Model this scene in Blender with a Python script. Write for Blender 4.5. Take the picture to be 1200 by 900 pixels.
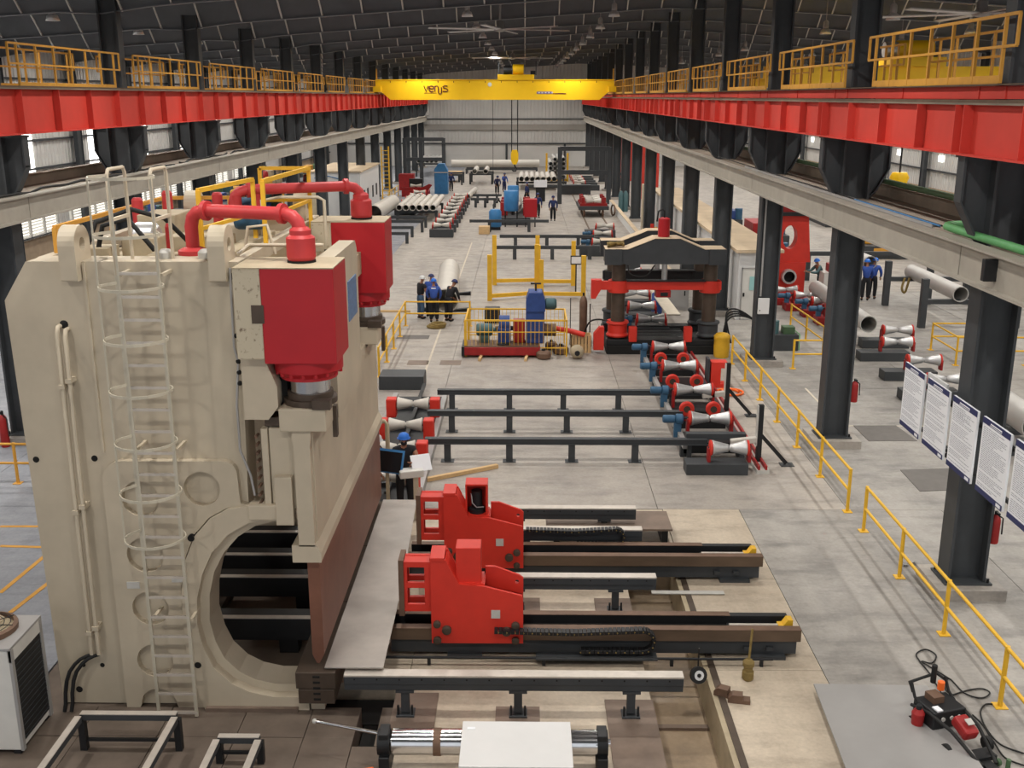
import bpy, bmesh, math, random
from mathutils import Vector, Matrix, geometry
random.seed(7)
for o in list(bpy.data.objects): bpy.data.objects.remove(o)
SC = bpy.context.scene
COL = SC.collection
PI = math.pi

# ------------------------------------------------------------------ camera
F = 1230.0; CH = 8.6
TH = math.atan((450-113)/F); PS = math.atan(15/(F/math.cos(TH)))
FW = Vector((-math.sin(PS)*math.cos(TH), math.cos(PS)*math.cos(TH), -math.sin(TH)))
RT = Vector((math.cos(PS), math.sin(PS), 0)); UP = RT.cross(FW)
CP = Vector((0, 0, CH))
cd = bpy.data.cameras.new('camera'); cam = bpy.data.objects.new('camera', cd); COL.objects.link(cam)
cd.sensor_width = 36; cd.lens = F/1200*36; cd.clip_start = .1; cd.clip_end = 600
cam.matrix_world = Matrix(((RT.x, UP.x, -FW.x, 0), (RT.y, UP.y, -FW.y, 0), (RT.z, UP.z, -FW.z, CH), (0, 0, 0, 1)))
SC.camera = cam
def ray(x, y): return FW + RT*((x-600)/F) - UP*((y-450)/F)
def fl(x, y, z=0.0):          # photo pixel -> point on the level z
    d = ray(x, y); return CP + d*((z-CH)/d.z)
def onY(x, y, v):             # photo pixel -> point on the cross plane Y = v
    d = ray(x, y); return CP + d*(v/d.y)
def onX(x, y, v):
    d = ray(x, y); return CP + d*(v/d.x)

# ------------------------------------------------------------------ world and exposure
w = bpy.data.worlds.new('overcast'); SC.world = w; w.use_nodes = True
bg = w.node_tree.nodes['Background']; bg.inputs[0].default_value = (.93, .96, 1, 1); bg.inputs[1].default_value = 1.15
SC.view_settings.view_transform = 'Standard'; SC.view_settings.look = 'None'
SC.view_settings.gamma = 1; SC.view_settings.use_curve_mapping = False
SC.view_settings.exposure = -0.27
LAMP_W = 320.0

# ------------------------------------------------------------------ helpers
def lin(c):
    r = []
    for v in c:
        v /= 255
        r.append(v/12.92 if v <= .04045 else ((v+.055)/1.055)**2.4)
    return tuple(r)+(1,)
MATS = {}
def mat(name, col, rough=.6, metal=0.0, var=.12, scale=2.5, bump=0.0, col2=None, thr=None, emit=0, detail=4, stretch=None, spec=.4):
    m = bpy.data.materials.new(name); m.use_nodes = True; MATS[name] = m
    nt = m.node_tree; N = nt.nodes; L = nt.links
    b = N['Principled BSDF']; b.inputs['Roughness'].default_value = rough; b.inputs['Metallic'].default_value = metal
    b.inputs['Specular IOR Level'].default_value = spec
    c = lin(col)
    tc = N.new('ShaderNodeTexCoord'); mp = N.new('ShaderNodeMapping'); L.new(tc.outputs['Object'], mp.inputs[0])
    if stretch: mp.inputs['Scale'].default_value = stretch
    nz = N.new('ShaderNodeTexNoise'); nz.inputs['Scale'].default_value = scale; nz.inputs['Detail'].default_value = detail
    nz.inputs['Roughness'].default_value = .6
    L.new(mp.outputs[0], nz.inputs['Vector'])
    rp = N.new('ShaderNodeValToRGB'); L.new(nz.outputs['Fac'], rp.inputs[0])
    e = rp.color_ramp.elements
    if col2 is None:
        e[0].color = tuple(v*(1-var) for v in c[:3])+(1,); e[1].color = tuple(min(1, v*(1+var)) for v in c[:3])+(1,)
        e[0].position = .3; e[1].position = .7
    else:
        e[0].color = c; e[1].color = lin(col2)
        t = thr if thr else .55
        e[0].position = t-.08; e[1].position = t+.08
    L.new(rp.outputs[0], b.inputs['Base Color'])
    if bump:
        bp = N.new('ShaderNodeBump'); bp.inputs['Strength'].default_value = bump; bp.inputs['Distance'].default_value = .02
        L.new(nz.outputs['Fac'], bp.inputs['Height']); L.new(bp.outputs[0], b.inputs['Normal'])
    if emit:
        b.inputs['Emission Color'].default_value = c; b.inputs['Emission Strength'].default_value = emit
    return m
def concrete(name, ca, cb, cc, s=.35):
    m = bpy.data.materials.new(name); m.use_nodes = True; MATS[name] = m
    nt = m.node_tree; N = nt.nodes; L = nt.links; b = N['Principled BSDF']
    g = N.new('ShaderNodeNewGeometry')
    def noise(sc, det=5, stretch=(1, 1, 1)):
        mp = N.new('ShaderNodeMapping'); L.new(g.outputs['Position'], mp.inputs[0]); mp.inputs['Scale'].default_value = stretch
        z = N.new('ShaderNodeTexNoise'); z.inputs['Scale'].default_value = sc; z.inputs['Detail'].default_value = det
        z.inputs['Roughness'].default_value = .65; L.new(mp.outputs[0], z.inputs['Vector']); return z.outputs['Fac']
    def ramp(f, a, bb, p0, p1):
        r = N.new('ShaderNodeValToRGB'); L.new(f, r.inputs[0]); e = r.color_ramp.elements
        e[0].color = a; e[1].color = bb; e[0].position = p0; e[1].position = p1; return r.outputs[0]
    def mix(f, a, bb, typ='MIX'):
        x = N.new('ShaderNodeMix'); x.data_type = 'RGBA'; x.blend_type = typ
        if isinstance(f, float): x.inputs[0].default_value = f
        else: L.new(f, x.inputs[0])
        L.new(a, x.inputs[6]); L.new(bb, x.inputs[7]); return x.outputs[2]
    base = ramp(noise(s, 6, (1, .35, 1)), lin(ca), lin(cb), .35, .65)
    st = ramp(noise(1.3, 8, (.5, 1.3, 1)), (0, 0, 0, 1), (1, 1, 1, 1), .48, .75)
    rgb = N.new('ShaderNodeRGB'); rgb.outputs[0].default_value = lin(cc)
    c1 = mix(st, base, rgb.outputs[0])
    fine = ramp(noise(14, 6), (.86, .86, .86, 1), (1.06, 1.06, 1.06, 1), .3, .7)
    c2 = mix(1.0, c1, fine, 'MULTIPLY')
    L.new(c2, b.inputs['Base Color'])
    L.new(ramp(noise(2.2, 4), (.42,)*3+(1,), (.7,)*3+(1,), .35, .65), b.inputs['Roughness'])
    return m

class G:
    def __init__(s): s.v = []; s.f = []; s.s = []
    def add(s, vs, fs, sm=False):
        b = len(s.v); s.v += [tuple(v) for v in vs]
        for f in fs: s.f.append(tuple(b+i for i in f)); s.s.append(sm)
        return s
    def box(s, x0, y0, z0, x1, y1, z1):
        if x0 > x1: x0, x1 = x1, x0
        if y0 > y1: y0, y1 = y1, y0
        if z0 > z1: z0, z1 = z1, z0
        return s.add([(x0,y0,z0),(x1,y0,z0),(x1,y1,z0),(x0,y1,z0),(x0,y0,z1),(x1,y0,z1),(x1,y1,z1),(x0,y1,z1)],
              [(0,3,2,1),(4,5,6,7),(0,1,5,4),(1,2,6,5),(2,3,7,6),(3,0,4,7)])
    def cb(s, c, d, rz=0, rx=0, ry=0):
        R = Matrix.Rotation(rz, 3, 'Z') @ Matrix.Rotation(rx, 3, 'X') @ Matrix.Rotation(ry, 3, 'Y'); c = Vector(c)
        vs = [c + R @ Vector((sx*d[0]/2, sy*d[1]/2, sz*d[2]/2)) for sz in (-1, 1) for sx, sy in ((-1,-1),(1,-1),(1,1),(-1,1))]
        return s.add(vs, [(0,3,2,1),(4,5,6,7),(0,1,5,4),(1,2,6,5),(2,3,7,6),(3,0,4,7)])
    def bar(s, p, q, a, b=None, up=(0, 0, 1)):
        p = Vector(p); q = Vector(q); d = (q-p).normalized(); b = b or a; u = Vector(up)
        if abs(d.dot(u)) > .98: u = Vector((0, 1, 0))
        x = d.cross(u).normalized(); u = x.cross(d)
        vs = [e + x*(i*a/2) + u*(j*b/2) for e in (p, q) for i, j in ((-1,-1),(1,-1),(1,1),(-1,1))]
        return s.add(vs, [(0,1,2,3),(7,6,5,4),(0,4,5,1),(1,5,6,2),(2,6,7,3),(3,7,4,0)])
    def frame(s, d):
        d = Vector(d).normalized(); u = Vector((0, 0, 1)) if abs(d.z) < .9 else Vector((1, 0, 0))
        x = d.cross(u).normalized(); return d, x, x.cross(d)
    def lathe(s, prof, o, ax, n=14, sm=True, caps=True):
        d, x, y = s.frame(ax); o = Vector(o); vs = []
        for r, t in prof:
            for k in range(n):
                a = 2*PI*k/n; vs.append(o + d*t + x*(r*math.cos(a)) + y*(r*math.sin(a)))
        fs = []
        for i in range(len(prof)-1):
            for k in range(n):
                k2 = (k+1) % n; fs.append((i*n+k, i*n+k2, (i+1)*n+k2, (i+1)*n+k))
        s.add(vs, fs, sm)
        if caps:
            if prof[0][0] > 1e-4: s.add(vs[:n], [tuple(reversed(range(n)))])
            if prof[-1][0] > 1e-4: s.add(vs[-n:], [tuple(range(n))])
        return s
    def cyl(s, p, q, r, n=12, r2=None, caps=True):
        p = Vector(p); q = Vector(q); return s.lathe([(r, 0), (r if r2 is None else r2, (q-p).length)], p, q-p, n, True, caps)
    def steps(s, prof, o, ax, n=14):       # lathe with hard edges between the given (r, t) pairs
        for a, b in zip(prof[:-1], prof[1:]): s.lathe([a, b], o, ax, n, True, False)
        s.lathe([(prof[0][0], prof[0][1]), (prof[0][0], prof[0][1]+1e-4)], o, ax, n, True, True)
        s.lathe([(prof[-1][0], prof[-1][1]-1e-4), (prof[-1][0], prof[-1][1])], o, ax, n, True, True); return s
    def pipe(s, p, q, ro, ri, n=16):
        p = Vector(p); q = Vector(q); t = (q-p).length
        return s.steps0([(ri, 0), (ro, 0), (ro, t), (ri, t), (ri, 0)], p, q-p, n)
    def steps0(s, prof, o, ax, n):
        for a, b in zip(prof[:-1], prof[1:]): s.lathe([a, b], o, ax, n, True, False)
        return s
    def tube(s, pts, r, n=6, closed=False):
        pts = [Vector(p) for p in pts]; m = len(pts); vs = []; px = None
        for i, p in enumerate(pts):
            a = pts[(i-1) % m] if (i or closed) else p; b = pts[(i+1) % m] if (i < m-1 or closed) else p
            d = (b-a).normalized()
            if px is None: _, px, _ = s.frame(d)
            x = (px - d*px.dot(d)); x = x.normalized() if x.length > 1e-5 else s.frame(d)[1]; px = x; y = x.cross(d)
            for k in range(n):
                t = 2*PI*k/n; vs.append(p + x*(r*math.cos(t)) + y*(r*math.sin(t)))
        fs = []
        for i in range(m if closed else m-1):
            j = (i+1) % m
            for k in range(n):
                k2 = (k+1) % n; fs.append((i*n+k2, i*n+k, j*n+k, j*n+k2))
        s.add(vs, fs, True)
        if not closed: s.add(vs[:n], [tuple(range(n))]); s.add(vs[-n:], [tuple(reversed(range(n)))])
        return s
    def prism(s, poly, a, b, ax='y', holes=()):
        loops = [list(poly)]+[list(h) for h in holes]
        def P(u, v, t): return (u, t, v) if ax == 'y' else ((t, u, v) if ax == 'x' else (u, v, t))
        tri = geometry.tessellate_polygon([[Vector((u, v, 0)) for u, v in l] for l in loops])
        flat = [p for l in loops for p in l]
        n = len(flat)
        s.add([P(u, v, a) for u, v in flat], [t for t in tri]); s.add([P(u, v, b) for u, v in flat], [tuple(reversed(t)) for t in tri])
        for l in loops:
            m = len(l)
            s.add([P(u, v, a) for u, v in l]+[P(u, v, b) for u, v in l], [(i, (i+1) % m, m+(i+1) % m, m+i) for i in range(m)])
        return s
    def sph(s, c, r, n=10, m=6):
        r = r if isinstance(r, (tuple, list)) else (r, r, r); c = Vector(c); vs = []; fs = []
        for i in range(m+1):
            a = PI*i/m
            for k in range(n):
                b = 2*PI*k/n; vs.append((c.x+r[0]*math.sin(a)*math.cos(b), c.y+r[1]*math.sin(a)*math.sin(b), c.z-r[2]*math.cos(a)))
        for i in range(m):
            for k in range(n):
                k2 = (k+1) % n; fs.append((i*n+k, i*n+k2, (i+1)*n+k2, (i+1)*n+k))
        return s.add(vs, fs, True)
    def mesh(s, name):
        me = bpy.data.meshes.new(name); me.from_pydata(s.v, [], s.f); me.polygons.foreach_set('use_smooth', s.s)
        bm = bmesh.new(); bm.from_mesh(me)
        bmesh.ops.remove_doubles(bm, verts=[], dist=0); bmesh.ops.recalc_face_normals(bm, faces=bm.faces[:]); bm.to_mesh(me); bm.free()
        me.update(); return me
    def o(s, name, m, par=None, loc=None, rz=0, world=False, bev=0, **kw):
        off = Vector((0, 0, 0))
        if world and par is not None:
            q = par; off = Vector((0, 0, 0))
            while q is not None: off = off+q.location; q = q.parent
            s.v = [tuple(Vector(v)-off) for v in s.v]
        elif world and loc is not None:
            s.v = [tuple(Vector(v)-Vector(loc)) for v in s.v]
        me = s.mesh(name); me.materials.append(MATS[m])
        ob = bpy.data.objects.new(name, me); COL.objects.link(ob)
        if par is not None: ob.parent = par
        if loc is not None: ob.location = loc
        ob.rotation_euler.z = rz
        if bev:
            bmod = ob.modifiers.new('bevel', 'BEVEL'); bmod.width = bev; bmod.segments = 2; bmod.limit_method = 'ANGLE'; bmod.angle_limit = .6
        tag(ob, **kw); return ob
def tag(ob, label=None, cat=None, group=None, kind=None):
    if label: ob['label'] = label
    if cat: ob['category'] = cat
    if group: ob['group'] = group
    if kind: ob['kind'] = kind
    return ob
def T(name, label, cat, loc=(0, 0, 0), rz=0, group=None):
    ob = bpy.data.objects.new(name, None); COL.objects.link(ob); ob.empty_display_size = .2
    ob.location = loc; ob.rotation_euler.z = rz; return tag(ob, label, cat, group)
def inst(src, par, loc=None, rz=None, name=None):     # one more object on the same mesh
    c = src.copy(); COL.objects.link(c); c.parent = par
    if loc is not None: c.location = loc
    if rz is not None: c.rotation_euler.z = rz
    return c
def dup(root, loc, rz=None, label=None, group=None):
    r = root.copy(); COL.objects.link(r); r.location = loc
    if rz is not None: r.rotation_euler.z = rz
    if label: r['label'] = label
    if group: r['group'] = group
    for ch in list(root.children):
        c = ch.copy(); COL.objects.link(c); c.parent = r
        for g in list(ch.children):
            d = g.copy(); COL.objects.link(d); d.parent = c
    return r
def arc(cx, cy, r, a0, a1, n):
    return [(cx+r*math.cos(math.radians(a0+(a1-a0)*i/n)), cy+r*math.sin(math.radians(a0+(a1-a0)*i/n))) for i in range(n+1)]
def text_mesh(name, body, size, m, par, loc, rot, depth=.004):
    cu = bpy.data.curves.new(name, 'FONT'); cu.body = body; cu.size = size; cu.extrude = depth; cu.align_x = 'LEFT'
    t = bpy.data.objects.new(name, cu); COL.objects.link(t); bpy.context.view_layer.update()
    me = bpy.data.meshes.new_from_object(t.evaluated_get(bpy.context.evaluated_depsgraph_get()))
    bpy.data.objects.remove(t); me.materials.clear(); me.materials.append(MATS[m])
    ob = bpy.data.objects.new(name, me); COL.objects.link(ob); ob.parent = par; ob.location = loc; ob.rotation_euler = rot
    return ob

# ------------------------------------------------------------------ materials
concrete('floor_grey', (174, 166, 156), (150, 143, 136), (122, 117, 112))
concrete('floor_cool', (166, 161, 154), (138, 134, 129), (110, 107, 104), .5)
concrete('floor_blue', (150, 152, 158), (128, 131, 138), (112, 114, 120))
concrete('floor_beige', (200, 186, 166), (180, 166, 147), (152, 139, 123), .8)
concrete('subfloor', (168, 148, 122), (150, 130, 106), (120, 104, 88), .8)
mat('deck_brown', (104, 92, 82), .7, .2, .22, 1.6, .1)
mat('plate_brown', (122, 106, 94), .55, .3, .2, 2.2, .1)
mat('charcoal', (62, 65, 68), .55, .1, .12, 2)
mat('charcoal_roof', (112, 115, 119), .75, 0, .1, 1)
mat('roof_sheet', (104, 106, 109), .8, 0, .1, 1)
mat('brace', (190, 188, 182), .6, 0, .1, 3)
mat('black_steel', (34, 35, 37), .5, .2, .15, 3)
mat('red_girder', (200, 62, 50), .6, 0, .1, .8)
mat('red_press', (172, 24, 34), .45, 0, .05, 2)
mat('red_pipe', (184, 54, 56), .5, 0, .08, 3)
mat('red_orange', (208, 52, 38), .5, 0, .07, 3)
mat('red_dark', (150, 30, 30), .5, 0, .15, 4)
mat('cream', (187, 175, 154), .55, 0, .09, 1.1, .02)
mat('cream_light', (190, 183, 165), .45, .1, .08, 4)
mat('dark_rust', (82, 70, 60), .5, .3, .2, 3, .04)
mat('cream_rust', (190, 179, 156), .6, 0, 0, 17, .05, (84, 58, 40), .66, detail=9, stretch=(1, 1, .8))
mat('cream_dirty', (172, 158, 132), .65, 0, .14, 3)
mat('yellow', (222, 174, 46), .5, 0, .08, 4)
mat('yellow_old', (206, 150, 58), .55, 0, .1, 3)
mat('crane_yellow', (244, 196, 22), .45, 0, .05, .6)
mat('blue', (44, 70, 130), .5, 0, .12, 5)
mat('blue_light', (58, 122, 176), .5, 0, .1, 4)
mat('blue_motor', (54, 92, 122), .5, .1, .15, 6)
mat('teal', (70, 100, 104), .5, .1, .12, 5)
mat('green', (86, 150, 92), .55, 0, .15, 3)
mat('green_dark', (70, 96, 66), .6, 0, .15, 3)
mat('grey_beam', (160, 154, 143), .6, 0, .1, 1.5)
mat('beam_back', (124, 112, 98), .75, 0, .2, 1.2)
mat('wall_sheet', (196, 194, 190), .7, 0, .05, .4)
mat('wall_block', (160, 140, 116), .8, 0, .15, 2)
mat('wall_band', (156, 151, 144), .75, 0, .12, .3)
mat('white', (212, 212, 211), .5, 0, .03, 2)
mat('white_worn', (206, 204, 198), .5, 0, .06, 2)
mat('grey_panel', (160, 158, 156), .45, .2, .05, 1.5)
mat('silver', (200, 200, 200), .35, .6, .1, 6)
mat('chrome', (210, 210, 212), .14, 1, .05, 8)
mat('steel_sheet', (168, 161, 154), .45, .25, .1, 2.2, .03)
mat('steel_edge', (196, 188, 178), .4, .3, .1, 5)
mat('rust_punch', (128, 88, 72), .5, .35, .16, 1.5, .04)
mat('rust_die', (112, 88, 72), .55, .3, .2, 3, .05)
mat('rust_rail', (104, 86, 70), .6, .3, .22, 3, .05, stretch=(.3, 1, 1))
mat('pipe_steel', (186, 184, 180), .45, .3, .06, 1.5)
mat('pipe_white', (200, 195, 186), .45, .1, .05, 1.5)
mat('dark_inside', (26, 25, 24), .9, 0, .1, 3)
mat('wood', (206, 172, 124), .7, 0, .14, 8, stretch=(1, 8, 8))
mat('roof_beige', (196, 176, 148), .8, 0, .12, .8)
mat('skin', (150, 104, 80), .6, 0, .05, 8)
mat('cloth_black', (34, 34, 38), .85, 0, .1, 6)
mat('cloth_navy', (36, 48, 92), .8, 0, .1, 6)
mat('cloth_blue', (52, 82, 160), .8, 0, .1, 6)
mat('jeans', (64, 86, 112), .8, 0, .15, 8)
mat('helmet_blue', (40, 108, 200), .35, 0, .03, 5)
mat('navy', (38, 46, 92), .5, 0, .04, 5)
mat('paper', (232, 234, 238), .5, 0, .02, 5)
mat('print_grey', (168, 170, 178), .6, 0, .05, 5)
mat('sign_blue', (92, 122, 160), .45, 0, .2, 12)
mat('logo_brown', (96, 40, 26), .5, 0, .03, 3)
mat('logo_violet', (120, 104, 140), .5, 0, .05, 3)
mat('orange', (240, 110, 40), .5, 0, .05, 5)
mat('rubber', (28, 28, 28), .7, 0, .1, 6)
mat('brass_cloth', (132, 112, 66), .9, 0, .25, 9)
mat('daylight_panel', (255, 253, 248), .6, 0, 0, 2, emit=5.0)
mat('lamp_glow', (255, 246, 228), .6, 0, 0, 2, emit=5.0)
mat('window_glow', (250, 248, 240), .6, 0, 0, 2, emit=1.5)
mat('screen', (14, 15, 18), .2, 0, .05, 5)
m = mat('glass_teal', (150, 196, 196), .08, 0, .03, 3)
# ------------------------------------------------------------------ the hall
BAY = 8.3; Y0 = 17.5; NB = 15; YEND = 137.0
COLY = [Y0+BAY*k for k in range(NB)]
XL, XR = -12.85, 7.92          # column rows
WL, WR = -25.0, 28.5           # side walls
def sheet(x): return 12.3+.066*(x+12.5) if x < 8 else 13.65-.066*(x-8)

ordn = ['first', 'second', 'third', 'fourth', 'fifth', 'sixth', 'seventh', 'eighth', 'ninth', 'tenth', 'eleventh', 'twelfth', 'thirteenth', 'fourteenth', 'fifteenth']
# floor: a sub floor and the concrete slabs that lie on it
G().box(WL-1, -12, -.75, WR+1, YEND+1, -.62).o('floor', 'subfloor', kind='structure')
floor = bpy.data.objects['floor']
def slab(x0, y0, x1, y1, m, z=0.0, name='floor_slab', zb=-.62): return G().box(x0+.006, y0+.006, zb, x1-.006, y1-.006, z).o(name, m, floor)
ys = [-12, -4, 4, 11, 21.2]
for a, b in zip(ys[:-1], ys[1:]):
    slab(WL, a, -16, b, 'floor_blue'); slab(-16, a, -7.35, b, 'floor_blue')
    slab(4.65, a, 9, b, 'floor_cool'); slab(9, a, 18, b, 'floor_cool'); slab(18, a, WR, b, 'floor_grey')
for a, b in ((-12, -4), (-4, 4), (4, 10.0)): slab(-7.35, a, 4.65, b, 'floor_grey')
slab(3.0, 10, 4.65, 14.6, 'floor_beige'); slab(3.0, 14.6, 4.65, 17.8, 'floor_beige'); slab(3.0, 17.8, 4.65, 21.2, 'floor_beige')
slab(-1.75, 10, 1.9, 12.2, 'floor_beige'); slab(-1.75, 12.2, 1.9, 15.6, 'floor_beige', -.02); slab(-1.75, 15.6, 1.9, 18.5, 'floor_beige', -.02); slab(-1.75, 18.5, 3.0, 21.2, 'floor_beige', -.01)
slab(-7.35, 13.5, -3.3, 21.2, 'deck_brown', -.02); slab(-3.3, 14.2, -1.75, 21.2, 'floor_beige', -.02)
gx = [-25, -18.5, -12.4, -7.4, -2.4, 2.9, 7.0, 12.2, 17.5, 23, 28.5]
gy = [21.2, 31.0]+[31+8.3*i for i in range(1, 13)]+[YEND]
for i in range(len(gx)-1):
    for j in range(len(gy)-1):
        slab(gx[i], gy[j], gx[i+1], gy[j+1], 'floor_blue' if gx[i] < -8 else ('floor_cool' if gx[i] > 6 and gy[j] < 40 else 'floor_grey'))
# steel cover plates of the press pit
for i, (a, b) in enumerate(((-7.35, -6.2), (-6.2, -5.1), (-5.1, -4.0), (-4.0, -3.05), (-3.05, -2.35))):
    for c, d in ((10, 11.6), (11.6, 12.75), (12.75, 13.5)):
        slab(a, c, b, d, 'deck_brown', random.uniform(-.004, .006), 'deck_plate')
slab(-2.35, 10, -1.75, 12.55, 'deck_brown', 0, 'deck_plate')
slab(-2.05, 12.55, -1.75, 13.5, 'deck_brown', 0, 'deck_plate')
slab(-3.25, 13.52, -1.77, 14.18, 'dark_inside', -.3, 'pit_shade_block'); slab(-2.33, 12.57, -2.07, 13.5, 'dark_inside', -.3, 'pit_shade_block')  # near-black blocks added to stand in for the shade of the deep pit
slab(-4.6, 13.35, -3.25, 13.52, 'plate_brown', .06, 'deck_plate', -.1)
for a, b, c, d in ((-1.9, -1.25, 12.6, 13.9), (-.4, .25, 12.75, 13.55), (1.2, 1.92, 10.0, 13.75), (-.2, .3, 15.9, 17.0), (1.25, 1.9, 15.9, 17.0), (1.25, 1.9, 19.6, 20.7)):
    slab(a, c, b, d, 'plate_brown', .006, 'cover_plate', -.03)
G().box(2.9, 10, -.62, 3.0, 19.3, .012).o('trench_kerb', 'dark_rust', floor)
G().box(2.82, 10, -.62, 2.9, 19.3, -.01).o('trench_lining', 'cream_dirty', floor)
for y in (11.4, 13.9, 16.3): G().box(1.9, y, -.62, 2.8, y+.1, -.57).o('trench_shade_strip', 'plate_brown', floor)  # flat brown strips imitate the shading across the trench bottom, not built parts
# dark anti-slip mats let into the side aisle floor
def quad_mat(px, label):
    ps = [fl(*p) for p in px]; c = sum(ps, Vector())/4
    G().prism([(p.x-c.x, p.y-c.y) for p in ps], 0, .012, 'z').o('floor_cover', 'black_steel', loc=(c.x, c.y, 0.0), label=label, cat='cover plate', group='dark cover plates in the side aisle')
mat('cover_grey', (104, 100, 96), .7, 0, .1, 4)
for px, lb in (([(1000, 499), (1050, 499), (1075, 517), (1018, 517)], 'dark grey floor cover plate just beyond the second column'),
               ([(1055, 551), (1118, 549), (1130, 574), (1078, 576)], 'dark grey floor cover plate near the notice boards')):
    quad_mat(px, lb); 
for ob in bpy.data.objects:
    if ob.name.startswith('floor_cover'): ob.data.materials[0] = MATS['cover_grey']
# painted lines on the floor (flat paint)
def line(p, q, wd, m='yellow', name='floor_line'):
    G().bar((p[0], p[1], .003), (q[0], q[1], .003), wd, .006).o(name, m, floor)
for a, b in (((0, 617), (40, 617)), ((0, 640), (40, 641)), ((0, 695), (46, 657)), ((12, 718), (48, 690))):
    p, q = fl(*a), fl(*b); line(p, p+(q-p)*1.6, .09, 'yellow_old')
p, q = fl(430, 420), fl(540, 331); 
mat('paint_pale', (200, 190, 172), .7, 0, .1, 3)
line((-3.2, 31), (-3.2, 64), .07, 'paint_pale')
for x0, y0, x1, y1 in ((8.6, 31, 8.6, 27.2), (8.6, 27.2, 11, 27.2)): line((x0, y0), (x1, y1), .06, 'paint_pale')

# outer walls of ribbed sheet
def ribbed(name, axis, at, a0, a1, z0, z1, m, pitch=.35, depth=.05, flip=1):
    n = int((a1-a0)/pitch); vs = []; fs = []
    for i in range(n+1):
        u = a0+(a1-a0)*i/n
        for du, dd in ((0, 0), (.62, 0), (.7, depth), (.92, depth)):
            uu = u+du*(a1-a0)/n
            if uu > a1: uu = a1
            for z in (z0, z1): vs.append((at+dd*flip, uu, z) if axis == 'x' else (uu, at+dd*flip, z))
    k = len(vs)//2
    for i in range(k-1): fs.append((2*i, 2*i+2, 2*i+3, 2*i+1))
    g = G(); g.add(vs, fs); return g.o(name, m, kind='structure')
ribbed('wall_left', 'x', WL, -12, YEND, 1.6, 11.7, 'wall_sheet', .4, .05, 1)
ribbed('wall_right', 'x', WR, -12, YEND, 1.6, 12.5, 'wall_sheet', .4, .05, -1)
wb = ribbed('wall_back', 'y', YEND, WL, WR, 2.75, 13.8, 'wall_sheet', .45, .06, -1)
wallL = bpy.data.objects['wall_left']; wallR = bpy.data.objects['wall_right']
G().box(WL-.2, -12, 0, WL+.02, YEND, 1.6).o('plinth_course', 'wall_block', wallL)
G().box(WR-.02, -12, 0, WR+.2, YEND, 1.6).o('plinth_course', 'wall_sheet', wallR)
G().box(WL, YEND-.02, 0, WR, YEND+.2, 2.75).o('lower_wall', 'wall_sheet', wb)
for z, d, h in ((2.75, .16, .16), (4.5, .2, .7), (5.8, .14, .12)): G().box(WL, YEND-d-.06, z, WR, YEND-.06, z+h).o('girt', 'charcoal' if z != 4.5 else 'wall_band', wb)
for x in (-19, -10.2, -2.3, 5.1, 13, 21): G().box(x-.13, YEND-.3, 0, x+.13, YEND-.08, 2.75).o('wall_post', 'charcoal', wb)
# side wall posts, girts, light panels and louvred windows
post = {}
for side, X, s, wl in (('l', WL, 1, wallL), ('r', WR, -1, wallR)):
    g = G(); g.box(-.06, -.3, 0, .06, .3, 11.2); g.box(-.12, -.34, 0, .12, -.28, 11.2); g.box(-.12, .28, 0, .12, .34, 11.2)
    first = None
    for k, y in enumerate([Y0+BAY*i for i in range(-3, NB)]):
        if first is None: first = g.o('wall_post', 'charcoal', wl, loc=(X+s*.42, y, 0))
        else: inst(first, wl, (X+s*.42, y, 0))
        if k < NB+2:
            if side == 'l':
                pn = G().box(X+.06, y+2.2, 4.6, X+.1, y+3.4, 8.2).o('light_panel', 'daylight_panel', wl)
            else:
                G().box(X-.1, y+5.8, 4.3, X-.06, y+6.6, 4.7).o('light_panel', 'daylight_panel', wl)
                G().box(X-.14, y+.5, 1.3, X-.04, y+7.8, 2.45).o('block_panel', 'wall_block', wl)
            for z in (1.7, 3.6, 5.0, 6.4, 7.9, 9.4):
                if k == 0: G().box(X+s*.06, -12, z, X+s*.2, YEND, z+.1).o('girt', 'charcoal', wl)
WN = 0
louvre = None
for k in range(3, 11):
    y = Y0+BAY*(k-1)-1.2
    for q in range(4):
        WN += 1
        if louvre is None:
            louvre = T('window_1', None, None); tag(louvre, kind='structure')
            fr = G(); fr.box(0, 0, 0, .1, 1.5, .06); fr.box(0, 0, 1.24, .1, 1.5, 1.3); fr.box(0, 0, 0, .1, .06, 1.3); fr.box(0, 1.44, 0, .1, 1.5, 1.3)
            fr.o('window_frame', 'white_worn', louvre)
            G().box(0, .05, .05, .02, 1.45, 1.25).o('pane', 'window_glow', louvre)
            for i in range(8):
                G().cb((.06, .75, .12+i*.15), (.09, 1.4, .02), ry=.7).o('slat', 'white_worn', louvre)
            louvre.location = (WL+.12, y, 1.75)
        else:
            c = dup(louvre, (WL+.12, y+q*1.6, 1.75)); c.name = 'window_%d' % WN

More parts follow.
